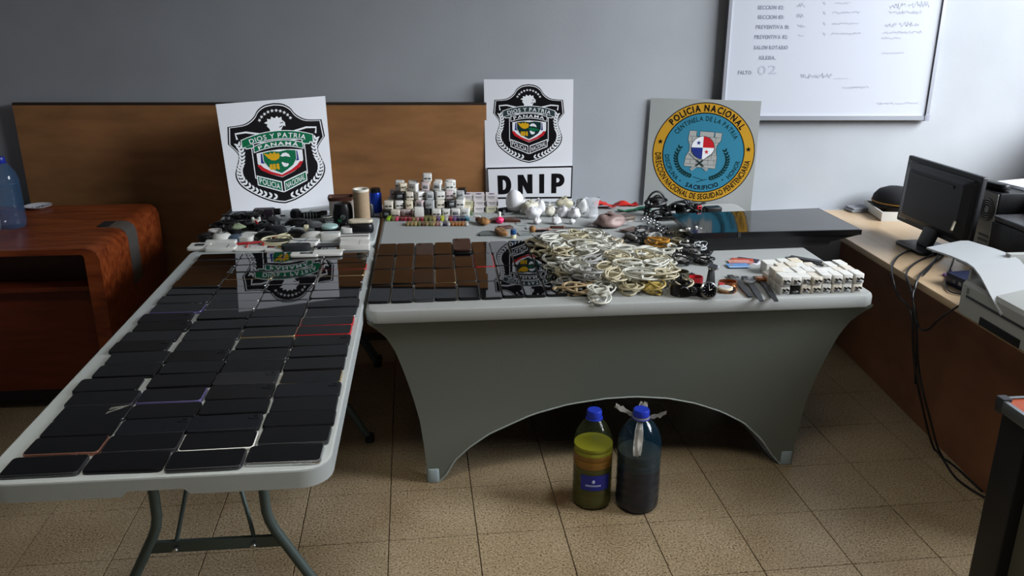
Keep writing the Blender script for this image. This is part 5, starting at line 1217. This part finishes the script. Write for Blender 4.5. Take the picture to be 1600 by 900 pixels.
for i, (u, v, z, lab) in enumerate(((985, 378, .741, 'black cable bundle, leftmost of the dark ones behind the amber coil'), (1000, 371, .741, 'black cable bundle below the brown slab'), (1012, 380, .741, 'black cable bundle left of the amber coil'), (1058, 386, .741, 'black cable bundle, rear left of the dark heap'), (1084, 396, .741, 'black cable bundle, rear middle of the dark heap'), (1098, 400, .741, 'black cable bundle, right side of the dark heap before the television'), (1070, 397, .741, 'black cable bundle, centre of the dark heap before the television'), (1084, 405, .741, 'black cable bundle, front of the dark heap before the television'), (1066, 412, .741, 'black cable bundle above the camouflage watch'), (1098, 411, .741, 'black cable bundle, front right of the dark heap near the red watch'), (944, 379, .741, 'long black cable bundle lying at the back of the pale heap'), (862, 408, .741, 'black cable bundle under the left side of the pale heap'), (1082, 390, .771, 'black cable bundle lying on top of the dark heap'))):
    p = T(u, v); bundle_at(p.x, p.y, z, 'black', lab, G3, rx=0.042, ry=0.03, r=0.0028)
for i, (u, v, lab) in enumerate(((1080, 384, 'white earphones tangled on the dark heap, rear pair'), (1075, 392, 'white earphones tangled on the dark heap, front pair'), (1094, 399, 'grey earphones tangled on the right of the dark heap'))):
    t = thing('earphones', lab, 'earphones', T(u, v)+Vector((0, 0, 0.03+0.03*(i < 1))), 0.5*i, 'earphones on the dark heap')
    MB().tube(coil(random.Random(30+i), 0.034, 0.024, 0.0018, 5, 0.014, wob=0.45), 0.0017, 5).build('cord', P['lightgrey'] if i == 2 else P['white'], t)
    for s in (-1, 1): MB().ball(0.007, 0.006, 0.006, at=(s*0.02, 0.012*s, 0.018)).build('earbud', P['lightgrey'] if i == 2 else P['white'], t)
# watches
rose = mat('rose_gold', 'b8784e', 0.25, 0.9); lens_b = mat('dial_black', '0a0a0c', 0.1); camo = mat('camouflage', '3a3826', 0.6, var=0.5, vscale=60)
def case(t, at, r, h, m, dial, tilt=(0, 0, 0), hands=True):
    x = XF(at, rx=tilt[0], ry=tilt[1], rz=tilt[2])
    MB().lathe([(r*0.9, 0), (r, h*0.2), (r, h*0.8), (r*0.86, h)], 28, xf=x).build('case', m, t)
    MB().lathe([(r*0.82, h-0.0004), (r*0.8, h+0.0006), (0, h+0.0007)], 28, xf=x).build('dial', dial, t)
    if hands:
        a = MB(); a.box(0.0012, r*0.55, 0.0004, at=(0, r*0.25, h+0.001), xf=x); a.box(0.0014, r*0.38, 0.0004, at=(r*0.16, 0.001, h+0.0016), rz=-1.2, xf=x); a.build('hands', P['white'], t); t.children[-1]['kind'] = 'stuff'
        a = MB()
        for i in range(12):
            g = 2*PI*i/12; a.box(0.001, r*0.14, 0.0003, at=(r*0.66*math.cos(g), r*0.66*math.sin(g), h+0.0008), rz=g+PI/2, xf=x)
        a.build('hour_marks', P['lightgrey'], t); t.children[-1]['kind'] = 'stuff'
    MB().cyl(r*0.1, r*0.18, at=(r*1.15, 0, h*0.5), n=8, ry=-PI/2, xf=x).build('crown', m, t)
def ringstrap(t, r, w, m, z=0, th=0.003, e=0.85):
    n = 28
    MB().rings([[(rr*math.cos(2*PI*i/n), rr*e*math.sin(2*PI*i/n), zz) for i in range(n)] for rr, zz in ((r, z), (r+0.001, z+w*0.5), (r, z+w), (r-th, z+w), (r-th, z))], loop=True).build('strap', m, t)
GWt = 'wrist watches along the front edge'
t = thing('wrist_watch', 'black watch with a wide closed strap, in front of the camouflage one', 'watch', T(1063, 460), 0, GWt); ringstrap(t, 0.036, 0.046, P['black']); case(t, (0, -0.031, 0.022), 0.02, 0.010, P['black'], lens_b, (PI/2, 0, 0), False)
t = thing('wrist_watch', 'camouflage patterned watch standing behind the wide black one', 'watch', T(1060, 444), 0, GWt); ringstrap(t, 0.036, 0.05, camo); case(t, (0.0, -0.032, 0.036), 0.018, 0.009, camo, lens_b, (PI/2, 0, 0))
t = thing('wrist_watch', 'watch with a bright red strap between black ones', 'watch', T(1086, 441), 0.2, GWt); ringstrap(t, 0.029, 0.022, P['red'], z=0.0); case(t, (0, 0.024, 0.012), 0.017, 0.008, P['black'], lens_b, (-PI/2, 0, 0), False)
t = thing('wrist_watch', 'black watch standing just behind the big silver-rimmed dial', 'watch', T(1089, 459), 0, GWt); ringstrap(t, 0.030, 0.032, P['black']); case(t, (-0.022, -0.02, 0.018), 0.017, 0.008, P['charcoal'], lens_b, (PI/2, 0, -0.7))
t = thing('wrist_watch', 'big round watch with silver rim, dial facing the camera', 'watch', T(1105, 466), 0.1, GWt); case(t, (0, 0.0, 0.030), 0.030, 0.013, steelm, lens_b, (PI/2-0.35, 0, 0)); ringstrap(t, 0.026, 0.022, P['black'], z=0.0)
t.children[-1].location = (0.0, 0.03, 0.0)
t = thing('wrist_watch', 'grey strap watch standing tall with its oval case on top', 'watch', T(1113, 447), 0.1, GWt); MB().rbox(0.022, 0.004, 0.07, 0.002, 0.001, rx=-0.25).build('strap', P['charcoal'], t); case(t, (0.002, 0.012, 0.066), 0.021, 0.008, steelm, lens_b, (0.2, 0, 0), False)
MB().rbox(0.022, 0.004, 0.07, 0.002, 0.001, at=(0, 0.035, 0), rx=0.25).build('strap', P['charcoal'], t)
t = thing('wrist_watch', 'rose gold metal bracelet watch standing on its edge', 'watch', T(1136, 455), 0, GWt); ringstrap(t, 0.034, 0.038, rose, e=0.8); case(t, (0.004, -0.026, 0.016), 0.018, 0.007, rose, mat('dial_brown', '22120c', 0.2), (PI/2, 0, 0))
t = thing('wrist_watch', 'pale faced watch resting on the rose gold bracelet', 'watch', T(1133, 452, 0.7785), 0.3, GWt); case(t, (0, 0.0, 0.0), 0.026, 0.009, P['ivory'], P['lightgrey'])
MB().rbox(0.02, 0.05, 0.003, 0.004, 0.001, at=(0.012, 0.035, 0.002), rz=-0.5).build('strap', P['red'], t)
def flatwatch(label, pts, m, cm, ci, r, dial, square=False):
    ps = [T(u, v) for u, v in pts]; o = ps[0]
    t = thing('wrist_watch', label, 'watch', o, 0, GWt)
    L_ = [p-o for p in ps]; n = len(L_); vs = []; rs = []
    for i, p in enumerate(L_):
        d = (L_[min(n-1, i+1)]-L_[max(0, i-1)]).normalized(); s = Vector((-d.y, d.x, 0)); w = 0.011 if i < n-1 else 0.007
        zz = 0.004*(1+math.sin(PI*i/(n-1)))
        rs.append([p-s*w+Vector((0, 0, zz)), p+s*w+Vector((0, 0, zz)), p+s*w+Vector((0, 0, zz+0.003)), p-s*w+Vector((0, 0, zz+0.003))])
    MB().rings(rs).build('strap', m, t)
    p = L_[ci]; d = (L_[ci+1]-L_[ci-1]).normalized()
    if square:
        MB().rbox(0.04, 0.036, 0.012, 0.008, 0.003, at=(p.x, p.y, 0.008), rz=math.atan2(d.y, d.x)+PI/2).build('case', cm, t); MB().rbox(0.032, 0.028, 0.0008, 0.006, 0.0, at=(p.x, p.y, 0.0198), rz=math.atan2(d.y, d.x)+PI/2).build('dial', dial, t)
    else: case(t, (p.x, p.y, 0.008), r, 0.010, cm, dial)
flatwatch('black strapped watch with grey case lying flat, rose tip at strap end', [(1140, 432), (1148, 440), (1156, 447), (1164, 456), (1173, 466)], P['black'], P['grey'], 1, 0.02, lens_b)
flatwatch('watch with pale oval rim and long dark strap pointing to the front edge', [(1162, 434), (1170, 444), (1177, 453), (1184, 464), (1190, 473)], P['charcoal'], P['lightgrey'], 1, 0.021, lens_b)
flatwatch('watch with square rose gold case and dark strap pointing to the front edge', [(1180, 434), (1189, 441), (1198, 452), (1206, 464), (1213, 473)], P['charcoal'], rose, 1, 0.02, rose, True)
# fanned cards
for i, (u, v, rz, m, lab) in enumerate(((1172, 409, -0.9, 'd4d4da', 'white card at the far right of the card fan'), (1168, 407, -0.55, '3a3a4a', 'dark card second from the right in the card fan'), (1160, 408, -0.3, 'b0483c', 'red card in the middle of the card fan'), (1155, 411, -0.12, 'c08a80', 'pink and beige card near the front of the card fan'), (1153, 417, -0.02, '5a86b8', 'blue card at the front of the card fan'))):
    t = thing('plastic_card', lab, 'card', T(u, v)+Vector((0, 0, 0.0004+0.0013*(4-i if i < 4 else 0)*0+0.0012*i)), rz, 'cards fanned on the covered table')
    MB().rbox(0.086, 0.054, 0.001, 0.004, 0.0, seg=3).build('card', mat('card_%d' % i, m, 0.35), t)
    MB().box(0.086*0.94, 0.010, 0.0003, at=(0, -0.018, 0.0009)).build('stripe', mat('card_stripe_%d' % i, ['b8b8c4', '14141c', 'c8a890', '7a3a4a', 'a8bcd0'][i], 0.35), t)
    MB().rbox(0.012, 0.010, 0.0003, 0.002, at=(-0.025, 0.004, 0.0009)).build('chip', cw['amber'], t)
# white two-prong adapters, stacked two high
GA_ = 'white plug adapters stacked at the front right corner'
aw = [P['white'], P['white'], mat('warm_white', 'cfc8ba', 0.45)]
def adapter(label, x, y, z, m, rz=0, w=0.037, d=0.056, h=0.034):
    t = thing('plug_adapter', label, 'adapter', (x, y, z), rz, GA_)
    MB().rbox(w, d, h, 0.005, 0.0025).build('body', m, t)
    for s in (-1, 1): MB().box(0.0018, 0.015, 0.007, at=(s*0.0065, -d/2-0.006, h*0.45), rz=0.25).build('prong', prong, t)
    MB().rbox(w*0.55, 0.0006, h*0.25, 0.001, at=(0, -d/2-0.0002, h*0.12), seg=1).build('label_print', P['grey'], t)
q = random.Random(31)
for r in range(3):
    for i in range(8):
        x = 1.236+0.038*i+q.uniform(-.001, .001); y = 2.752+0.0595*r
        dk = (r, i) == (0, 1)
        rowl = ('front', 'middle', 'back')[r]
        adapter(f'{"black" if dk else "white"} adapter, {ORD[i]} from the left, {rowl} row, lower layer of block', x, y, 0.7403, P['black'] if dk else q.choice(aw), q.uniform(-.03, .03))
        if (r, i) in ((2, 0), (2, 5)) or (r == 0 and i == 4 and False): continue
        adapter(f'white adapter, {ORD[i]} from the left, {rowl} row, upper layer of block', x+q.uniform(-.002, .002), y+q.uniform(-.004, .004)-0.002, 0.7747+0.0002, q.choice(aw), q.uniform(-.06, .06), h=q.uniform(0.028, 0.036))
for i, (u, v, lab) in enumerate(((1203, 428, 'wide white adapter, leftmost behind the adapter block'), (1224, 426, 'white adapter, second behind the adapter block'), (1242, 425, 'cream adapter with prongs showing, third behind the adapter block'))):
    p = T(u, v); adapter(lab, p.x+0.006, p.y+0.024, 0.7403, P['black'] if i == 9 else [P['white'], P['white'], P['ivory']][i], 0.02, w=0.054 if i == 0 else 0.042, h=0.042)
t = thing('power_adapter', 'long black adapter lying behind the white adapter block', 'adapter', T(1257, 417), -0.75); MB().rbox(0.125, 0.034, 0.034, 0.006, 0.003).build('body', P['black'], t); MB().rbox(0.02, 0.022, 0.026, 0.006, 0.003, at=(-0.07, 0, 0.002)).build('plug_head', P['grey'], t)
t = thing('usb_stick', 'thin dark stick lying on top of the adapter block', 'stick', (1.40, 2.83, 0.8125), -0.9); MB().rbox(0.04, 0.008, 0.006, 0.002, 0.001).build('body', P['charcoal'], t); MB().rbox(0.010, 0.007, 0.004, 0.001, at=(0.025, 0, 0.001)).build('tip', steelm, t)
# ------------------------------------------------------------------ jugs
pet = mat('clear_plastic', '3c4430', 0.1, alpha=0.2, spec=0.8); petb = mat('blue_plastic', '0e2836', 0.1, alpha=0.5, spec=0.8); petb2 = mat('pale_blue_plastic', '3f6a94', 0.08, alpha=0.3, spec=0.9)
capb = mat('cap_royal_blue', '1a2f9c', 0.35)
def jug(label, loc, R, H, shell, fills, m_label=None, rz=0.0, cap=capb):
    t = thing('water_jug', label, 'jug', loc, rz)
    prof = [(R*0.84, 0), (R*0.97, 0.012), (R, 0.03)]
    z = 0.05
    while z < H*0.62: prof += [(R, z), (R*0.965, z+0.008), (R, z+0.016)]; z += 0.034
    prof += [(R, H*0.63), (R*0.97, H*0.70), (R*0.83, H*0.79), (R*0.55, H*0.875), (R*0.34, H*0.915), (R*0.30, H*0.93), (R*0.30, H*0.955)]
    MB().lathe(prof, 32).build('bottle', shell, t, ang=50)
    MB().lathe([(R*0.36, H*0.925), (R*0.37, H*0.93), (R*0.37, H*0.985), (R*0.33, H), (0, H)], 24).lathe([(R*0.42, H*0.912), (R*0.42, H*0.922), (R*0.34, H*0.924)], 24).build('cap', cap, t)
    def rad(z):
        for (r1, a), (r2, b) in zip(prof, prof[1:]):
            if a <= z <= b and b > a: return r1+(r2-r1)*(z-a)/(b-a)
        return prof[-1][0]
    for nm, z0, z1, m in fills:
        zs = [z0+(z1-z0)*i/24 for i in range(25)]
        MB().lathe([(0, z0)]+[(rad(max(zz, 0.001))-0.003, zz) for zz in zs]+[(0, z1)], 32).build(nm, m, t)
    if m_label:
        n = 14; a0, a1 = -2.45, -0.95
        g = [[((R+0.0008)*math.cos(a0+(a1-a0)*i/n), (R+0.0008)*math.sin(a0+(a1-a0)*i/n), zz) for i in range(n+1)] for zz in (0.088, 0.148)]
        MB().quads(g).build('label_band', m_label, t)
        tx = MB()
        for k in range(9):
            a = -2.15+0.085*k; tx.box(0.005, 0.0006, 0.006, at=((R+0.0016)*math.cos(a), (R+0.0016)*math.sin(a), 0.105), rz=a+PI/2)
        tx.build('label_print', mat('label_white', '9aa4c8', 0.5), t); t.children[-1]['kind'] = 'stuff'
        a = -1.8; MB().ball(0.006, 0.001, 0.007, at=((R+0.0014)*math.cos(a), (R+0.0014)*math.sin(a), 0.124)).build('drop_mark', MATS['label_white'], t); t.children[-1].rotation_euler = (0, 0, 0)
    return t
jug('plastic jug of yellow-green liquid with blue cap and blue label under the table', (0.541, 2.62, 0.0), 0.072, 0.372, pet, [('sediment', 0.006, 0.165, mat('olive_liquid', '4a4612', 0.4)), ('amber_layer', 0.1655, 0.215, mat('amber_liquid', '8a5c14', 0.4)), ('top_layer', 0.2155, 0.245, mat('yellow_liquid', '8a8a1c', 0.4))], mat('label_blue', '161f7a', 0.4), 0.1)
j2 = jug('plastic jug of dark brown liquid with film tied around its blue cap', (0.700, 2.585, 0.0), 0.078, 0.385, petb, [('sediment', 0.006, 0.165, mat('brown_liquid', '38200f', 0.45)), ('cloudy_layer', 0.1655, 0.225, mat('grey_liquid', '3c4440', 0.45))])
wr = MB(); q = random.Random(17)
for k in range(4):
    a = (2.6, -0.3, -1.9, 1.2)[k]; l = (0.07, 0.06, 0.085, 0.04)[k]; g = []
    for i in range(7):
        s = i/6; w = 0.008+0.022*s*(1.2-s)
        row = []
        for j in range(6):
            e = (j/5-0.5)*2
            row.append((math.cos(a)*(0.026+l*s)-math.sin(a)*w*e, math.sin(a)*(0.026+l*s)+math.cos(a)*w*e, 0.352+(0.025*s if k != 2 else -0.09*s)+q.uniform(-.006, .006)))
        g.append(row)
    wr.quads(g)
wr.build('tied_film', mat('film_wrap', '77756f', 0.25, spec=0.7, alpha=0.8), j2, ang=80); j2.children[-1]['kind'] = 'stuff'
MB().lathe([(0.029, 0.345), (0.033, 0.352), (0.029, 0.36)], 20).build('film_collar', MATS['film_wrap'], j2)
jug('empty pale blue water jug standing on the reddish desk', (-1.885, 3.86, 0.7703), 0.062, 0.315, petb2, [], None, 0)
jug('smaller clear jug at the left edge of the reddish desk', (-1.945, 3.78, 0.7703), 0.05, 0.20, mat('clear_pet', '8a9aaa', 0.1, alpha=0.2, spec=0.8), [], None, 0, P['white'])
t = thing('plate', 'white plate with crumbs on the reddish desk behind the jug', 'plate', T(60, 325, .7703)); MB().lathe([(0.03, 0), (0.036, 0.003), (0.062, 0.012), (0.063, 0.014), (0.058, 0.0135), (0.034, 0.005), (0, 0.005)], 32).build('dish', mat('porcelain', 'c8ccd2', 0.3), t)
cr = MB(); q = random.Random(2)
for i in range(9): cr.ball(0.003, 0.003, 0.002, at=(q.uniform(-.022, .022), q.uniform(-.022, .022), 0.0065), n=6, k=4)
cr.build('crumbs', P['charcoal'], t); t.children[-1]['kind'] = 'stuff'
# ------------------------------------------------------------------ office machines on the long desk
DZ = 0.7003
def dthing(*a):
    t = thing(*a); t.scale = (1.04, 1.04, 1.04); return t  # desk group scaled about the camera; the locations below carry it baked in
t = dthing('monitor', 'black computer monitor seen from behind on the long desk', 'monitor', (2.143, 3.329, DZ), -1.537)
# local: +x runs to the right as seen from the back, -y is the back side
ox, oy = -0.05, 0.02
tilt = -0.05
MB().rbox(0.50, 0.30, 0.022, 0.008, 0.003, at=(ox, oy, 0.055), rx=0).mesh
X = XF((ox, oy, 0.06), rx=PI/2+tilt)
MB().rbox(0.50, 0.29, 0.020, 0.006, 0.003, xf=X @ Matrix.Translation((0, 0.145, -0.02))).build('screen_frame', mat('monitor_black', '17181c', 0.45), t)
MB().rings([[(x*s, 0.145+y*s, z) for x, y in rrect(0.46, 0.25, 0.02, 3)] for s, z in ((1.0, 0.0), (0.97, 0.012), (0.80, 0.026))], xf=X).build('back_shell', MATS['monitor_black'], t)
MB().rbox(0.30, 0.012, 0.003, 0.003, 0.001, at=(-0.02, 0.225, 0.0265), xf=X).build('vent_groove', P['black'], t)
MB().rbox(0.055, 0.028, 0.0008, 0.003, 0.0, at=(-0.21, 0.03, 0.0004), xf=X).build('sticker', P['lightgrey'], t)
MB().rbox(0.49, 0.283, 0.0012, 0.004, 0, xf=X @ Matrix.Translation((0, 0.145, -0.0206))).build('panel', glass_s, t)
lt = MB(); text_between(lt, 'Lenovo', (-0.235, 0.263), (-0.168, 0.263), 0.013, 0.0035, 0, 0.02)
for i, v in enumerate(lt.V): lt.V[i] = X @ v
lt.build('lettering', mat('lettering_grey', 'a8aab0', 0.4), t)
MB().rbox(0.085, 0.026, 0.17, 0.008, 0.004, at=(-0.03, -0.01, 0.012), rx=-0.35).build('neck', P['charcoal'], t)
MB().rbox(0.20, 0.17, 0.014, 0.02, 0.004, at=(-0.03, 0.0, 0.0)).build('base', P['black'], t)
MB().tube([(0.12, 0.02, 0.15), (0.14, -0.01, 0.16), (0.155, -0.03, 0.13)], 0.005, 8).build('video_plug', P['ivory'], t)
# computer tower
t = dthing('computer_tower', 'black desktop computer turned with its grey metal rear and fan outward', 'computer', (2.481, 3.241, DZ), 0.0)
MB().rbox(0.35, 0.15, 0.275, 0.006, 0.003).build('case', P['black'], t)
zinc = mat('zinc_plate', 'aeb0aa', 0.4, 0.6)
def rear(w, h, y, z, m, nm, th=0.002, r=0.003, off=0): MB().rbox(w, h, th, r, 0.0, xf=XF((-0.1755-off, y, z), rx=PI/2, rz=-PI/2)).build(nm, m, t)
rear(0.142, 0.265, 0, 0.138, zinc, 'rear_plate')
X = XF((-0.1785, -0.018, 0.20), ry=-PI/2)
MB().lathe([(0.045, 0), (0.045, 0.001), (0, 0.001)], 28, xf=X).build('fan_opening', P['black'], t)
for i in range(4): MB().rings([[(r_*math.cos(2*PI*k/28), r_*math.sin(2*PI*k/28), zz) for k in range(28)] for r_, zz in ((0.012+0.009*i, 0.0012), (0.0135+0.009*i, 0.0022), (0.015+0.009*i, 0.0012))], loop=True, xf=X).build('grille_ring', zinc, t)
MB().lathe([(0.011, 0.001), (0.011, 0.002), (0, 0.002)], 20, xf=X).build('fan_hub', P['lightgrey'], t)
for y, z, w, h in ((0.05, 0.225, 0.024, 0.03), (0.052, 0.19, 0.016, 0.012), (0.045, 0.155, 0.03, 0.022)): MB().box(0.0022, w, h, at=(-0.1785, y, z-h/2)).build('socket', P['black'], t)
for z in (0.03, 0.05, 0.07, 0.09): MB().box(0.002, 0.06, 0.010, at=(-0.1785, -0.025, z)).build('slot_cover', P['grey'], t)
for z in (0.04, 0.065, 0.10, 0.12): MB().box(0.002, 0.022, 0.012, at=(-0.1785, 0.045, z)).build('port', mat('port_olive', '4a4636', 0.5), t)
MB().tube([(-0.18, 0.045, 0.155), (-0.195, 0.048, 0.157), (-0.205, 0.055, 0.14), (-0.208, 0.058, 0.11)], 0.007, 8).build('power_plug', P['black'], t)
t = dthing('paper_stack', 'white papers lying on top of the computer tower', 'paper', (2.538, 3.225, DZ+0.2866), 0.15)
for i in range(4): MB().box(0.21, 0.297, 0.0025, at=(0.004*i, 0.003*(i % 2), 0.0026*i), rz=0.03*i).build('sheet', mat('paper_white2', 'cfd2d8', 0.7), t)
t = dthing('headphone_case', 'black rounded case between the papers and the tower edge', 'case', (2.335, 3.241, DZ+0.2866), 0.2); MB().rbox(0.05, 0.11, 0.03, 0.022, 0.01, seg=5).build('shell', P['black'], t); MB().rbox(0.0515, 0.1115, 0.002, 0.022, 0.0, at=(0, 0, 0.014), seg=5).build('zip', P['charcoal'], t)
# black printer with white device on it
t = dthing('printer', 'black office printer behind the white one with a white unit on top', 'printer', (2.434, 2.949, DZ), 0.0)
MB().rbox(0.40, 0.27, 0.19, 0.012, 0.006).build('body', P['black'], t); MB().rbox(0.395, 0.265, 0.022, 0.012, 0.006, at=(0, 0, 0.19)).build('lid', mat('grey_lid', '3c3e42', 0.25), t); MB().rbox(0.005, 0.2, 0.03, 0.002, at=(-0.2, 0, 0.06)).build('paper_slot', P['charcoal'], t)
t = dthing('label_machine', 'white rounded machine standing on the black printer', 'machine', (2.497, 2.975, DZ+0.2211), 0.0); MB().rbox(0.24, 0.16, 0.115, 0.03, 0.012, seg=5).build('housing', P['white'], t); MB().rbox(0.2, 0.14, 0.006, 0.02, 0.002, at=(0, 0, 0.114)).build('lid', P['lightgrey'], t)
lt = MB(); text_between(lt, 'EPSON', (-0.10, 0.055), (-0.045, 0.055), 0.012, 0, 0, 0.01)
for i, v in enumerate(lt.V): lt.V[i] = Vector((v.x, -0.0803, v.y+0.02))
lt.build('lettering', P['grey'], t)
# white laser printer with its curved cover
off_white = mat('printer_white', '9fa19d', 0.45); 
t = dthing('printer', 'white laser printer with a long curved paper cover beside the desk edge', 'printer', (2.039, 2.424, DZ), -0.02)
m = MB()
prof = [(-0.215, 0.0), (-0.215, 0.10), (-0.205, 0.112), (-0.08, 0.135), (0.21, 0.135), (0.21, 0.0)]
m.rings([[(x, y, z) for x, z in prof] for y in (-0.19, 0.17)]); m.build('body', off_white, t)
MB().box(0.004, 0.30, 0.007, at=(-0.2155, -0.01, 0.062)).build('seam', P['charcoal'], t)
MB().box(0.006, 0.20, 0.026, at=(-0.2145, -0.05, 0.0)).build('tray_slot', P['black'], t)
MB().box(0.003, 0.010, 0.018, at=(-0.2162, 0.135, 0.075)).build('side_button', P['grey'], t)
MB().rbox(0.30, 0.025, 0.07, 0.005, 0.002, at=(0.06, 0.155, 0.135)).build('rear_wall', off_white, t)
MB().box(0.26, 0.20, 0.004, at=(0.07, 0.03, 0.1355)).build('output_well', P['charcoal'], t)
cp = [(0.415, 0.148), (0.40, 0.152), (0.25, 0.166), (0.16, 0.170), (0.12, 0.166), (0.08, 0.150), (0.04, 0.125), (-0.02, 0.085), (-0.05, 0.068)]
sh_ = MB()
xa, xb = -0.222, -0.07
rs = []
for y, z in cp:
    k = 0.02 if y > 0.405 else 0
    rs.append([(xa+k, y, z+0.0), (xb-k, y, z+0.022), (xb-k, y, z+0.028), (xa+k, y, z+0.006)])
sh_.rings(rs); sh_.build('curved_cover', mat('cover_white', 'aeb2b4', 0.4), t, ang=40)
MB().rings([[(xa+0.02, y, z-0.012), (xb-0.02, y, z-0.002), (xb-0.02, y, z+0.002), (xa+0.02, y, z-0.008)] for y, z in cp[2:7]]).build('cover_rib', P['grey'], t)
MB().box(0.12, 0.012, 0.12, at=(-0.14, 0.165, 0.03)).build('cover_support', off_white, t)
# small things on the desk
t = dthing('network_switch', 'dark navy network box with ports beside the white printer', 'switch', (2.034, 2.809, DZ), 0.1); MB().rbox(0.14, 0.20, 0.045, 0.006, 0.003).build('body', P['navy'], t)
for i in range(5): MB().box(0.002, 0.016, 0.012, at=(-0.0705, -0.07+0.03*i, 0.016)).build('port', P['lightgrey'] if i % 2 else P['grey'], t)
t = dthing('network_plug', 'purple network plug lying by the navy box', 'plug', T(1478, 431, DZ), 0.4); MB().rbox(0.03, 0.012, 0.010, 0.002, 0.001).build('body', P['violet'], t); MB().tube([(0.015, 0, 0.005), (0.05, 0.01, 0.004), (0.08, 0.04, 0.004)], 0.0025, 6).build('lead', P['violet'], t)
# leads over the desk edge
lead = mat('lead_black', '0f0f12', 0.45)
ex = 1.862
def drop(label, pts, r=0.0045):
    o = Vector(pts[0]); t = thing('hanging_cable', label, 'cable', o, 0, 'black leads hanging over the long desk edge')
    sm = []
    k = len(pts); P3 = [Vector(p)-o for p in pts]
    for i in range(k-1):
        p0, p1, p2, p3 = P3[max(0, i-1)], P3[i], P3[i+1], P3[min(k-1, i+2)]
        for j in range(6):
            u = j/6; sm.append(0.5*((2*p1)+(p2-p0)*u+(2*p0-5*p1+4*p2-p3)*u*u+(3*p1-p0-3*p2+p3)*u**3))
    sm.append(P3[-1])
    for v in sm: v.z = max(v.z, 0.0055-o.z)
    MB().tube(sm, r, 7).build('cord', lead, t); MB().ball(r*1.5, r*1.5, r*1.5, at=tuple(sm[0]), n=8, k=6).build('strain_relief', lead, t)
Z = DZ+0.006
def E_(u, v): return tuple(T(u, v, Z))
def X_(u, v, x):
    k = FW + (u-800)/FPX*RT + (v-450)/FPX*DN; return (x, k.y*x/k.x, EYE+k.z*x/k.x)
drop('black lead dropping straight from the monitor foot to the floor, outermost', [E_(1428, 388), E_(1402, 402), X_(1393, 425, 1.830), X_(1403, 460, 1.819), X_(1424, 490, 1.819), X_(1428, 560, 1.830), X_(1440, 630, 1.860), tuple(T(1460, 702, 0.006)), tuple(T(1495, 748, 0.006)), tuple(T(1538, 777, 0.006))])
drop('black lead beside the outermost one, running on along the floor', [E_(1462, 396), E_(1432, 410), X_(1416, 428, 1.840), X_(1424, 455, 1.819), X_(1431, 500, 1.814), X_(1436, 580, 1.840), X_(1452, 650, 1.870), tuple(T(1474, 716, 0.006)), tuple(T(1535, 768, 0.006))])
drop('black lead curving from the monitor base into the hanging bunch', [E_(1472, 400), E_(1448, 420), X_(1432, 440, 1.845), X_(1427, 480, 1.830), X_(1432, 520, 1.824), X_(1430, 600, 1.845)])
drop('black lead forming a loop below the desk edge toward the printer', [E_(1466, 398), E_(1455, 416), X_(1428, 452, 1.830), X_(1430, 485, 1.819), X_(1437, 512, 1.814), X_(1450, 515, 1.814), X_(1466, 500, 1.814), E_(1498, 478), E_(1520, 470)], 0.0038)
drop('thin black lead on the desk between monitor and printer', [E_(1490, 405), E_(1478, 440), E_(1484, 455), E_(1505, 460), E_(1530, 464)], 0.003)
# cap on a box near the wall
t = dthing('low_box', 'shallow white and tan box lying open under the black cap', 'box', (2.315, 3.953, DZ), -0.15)
MB().box(0.20, 0.24, 0.006).build('bottom', mat('tan_card', 'a8875c', 0.7), t)
for w, d, x, y in ((0.20, 0.006, 0, -0.12), (0.20, 0.006, 0, 0.12), (0.006, 0.234, -0.097, 0), (0.006, 0.234, 0.097, 0)): MB().rbox(w, d, 0.045, 0.001, 0, at=(x, y, 0.0)).build('side_panel', P['white'], t)
t = dthing('black_cap', 'black cap with yellow braid resting on the shallow box', 'cap', (2.335, 3.974, DZ+0.0473), 0.4)
MB().lathe([(0.098, 0.0), (0.103, 0.018), (0.098, 0.045), (0.078, 0.072), (0.045, 0.088), (0, 0.094)], 28, xf=Matrix.Diagonal((1, 1.15, 1, 1))).build('crown', mat('felt_black', '0c0c10', 0.85), t, ang=60)
MB().rings([[((0.1045)*math.cos(a), 0.120*math.sin(a), z) for a in [2*PI*i/28 for i in range(28)]] for z in (0.018, 0.024)], cap0=False, cap1=False).build('braid', cw['amber'], t)
MB().rings([[(0.105*s*math.cos(a), 0.122*s*math.sin(a), z+0.004*(s-1)) for a in [PI*1.15+PI*0.7*i/14 for i in range(15)]] for s, z in ((0.95, 0.010), (1.25, 0.008), (1.25, 0.004), (0.95, 0.005))], cap0=False, cap1=False, closed=False, loop=True).build('peak', P['black'], t)
t = dthing('folded_cloth', 'small grey folded cloth at the wall end of the long desk', 'cloth', (2.185, 4.068, DZ), 0.1); MB().rbox(0.11, 0.08, 0.012, 0.006, 0.004).build('lower_fold', mat('grey_cloth', '8c9096', 0.85), t); MB().rbox(0.10, 0.075, 0.009, 0.006, 0.003, at=(0.004, -0.001, 0.012)).build('upper_fold', MATS['grey_cloth'], t)
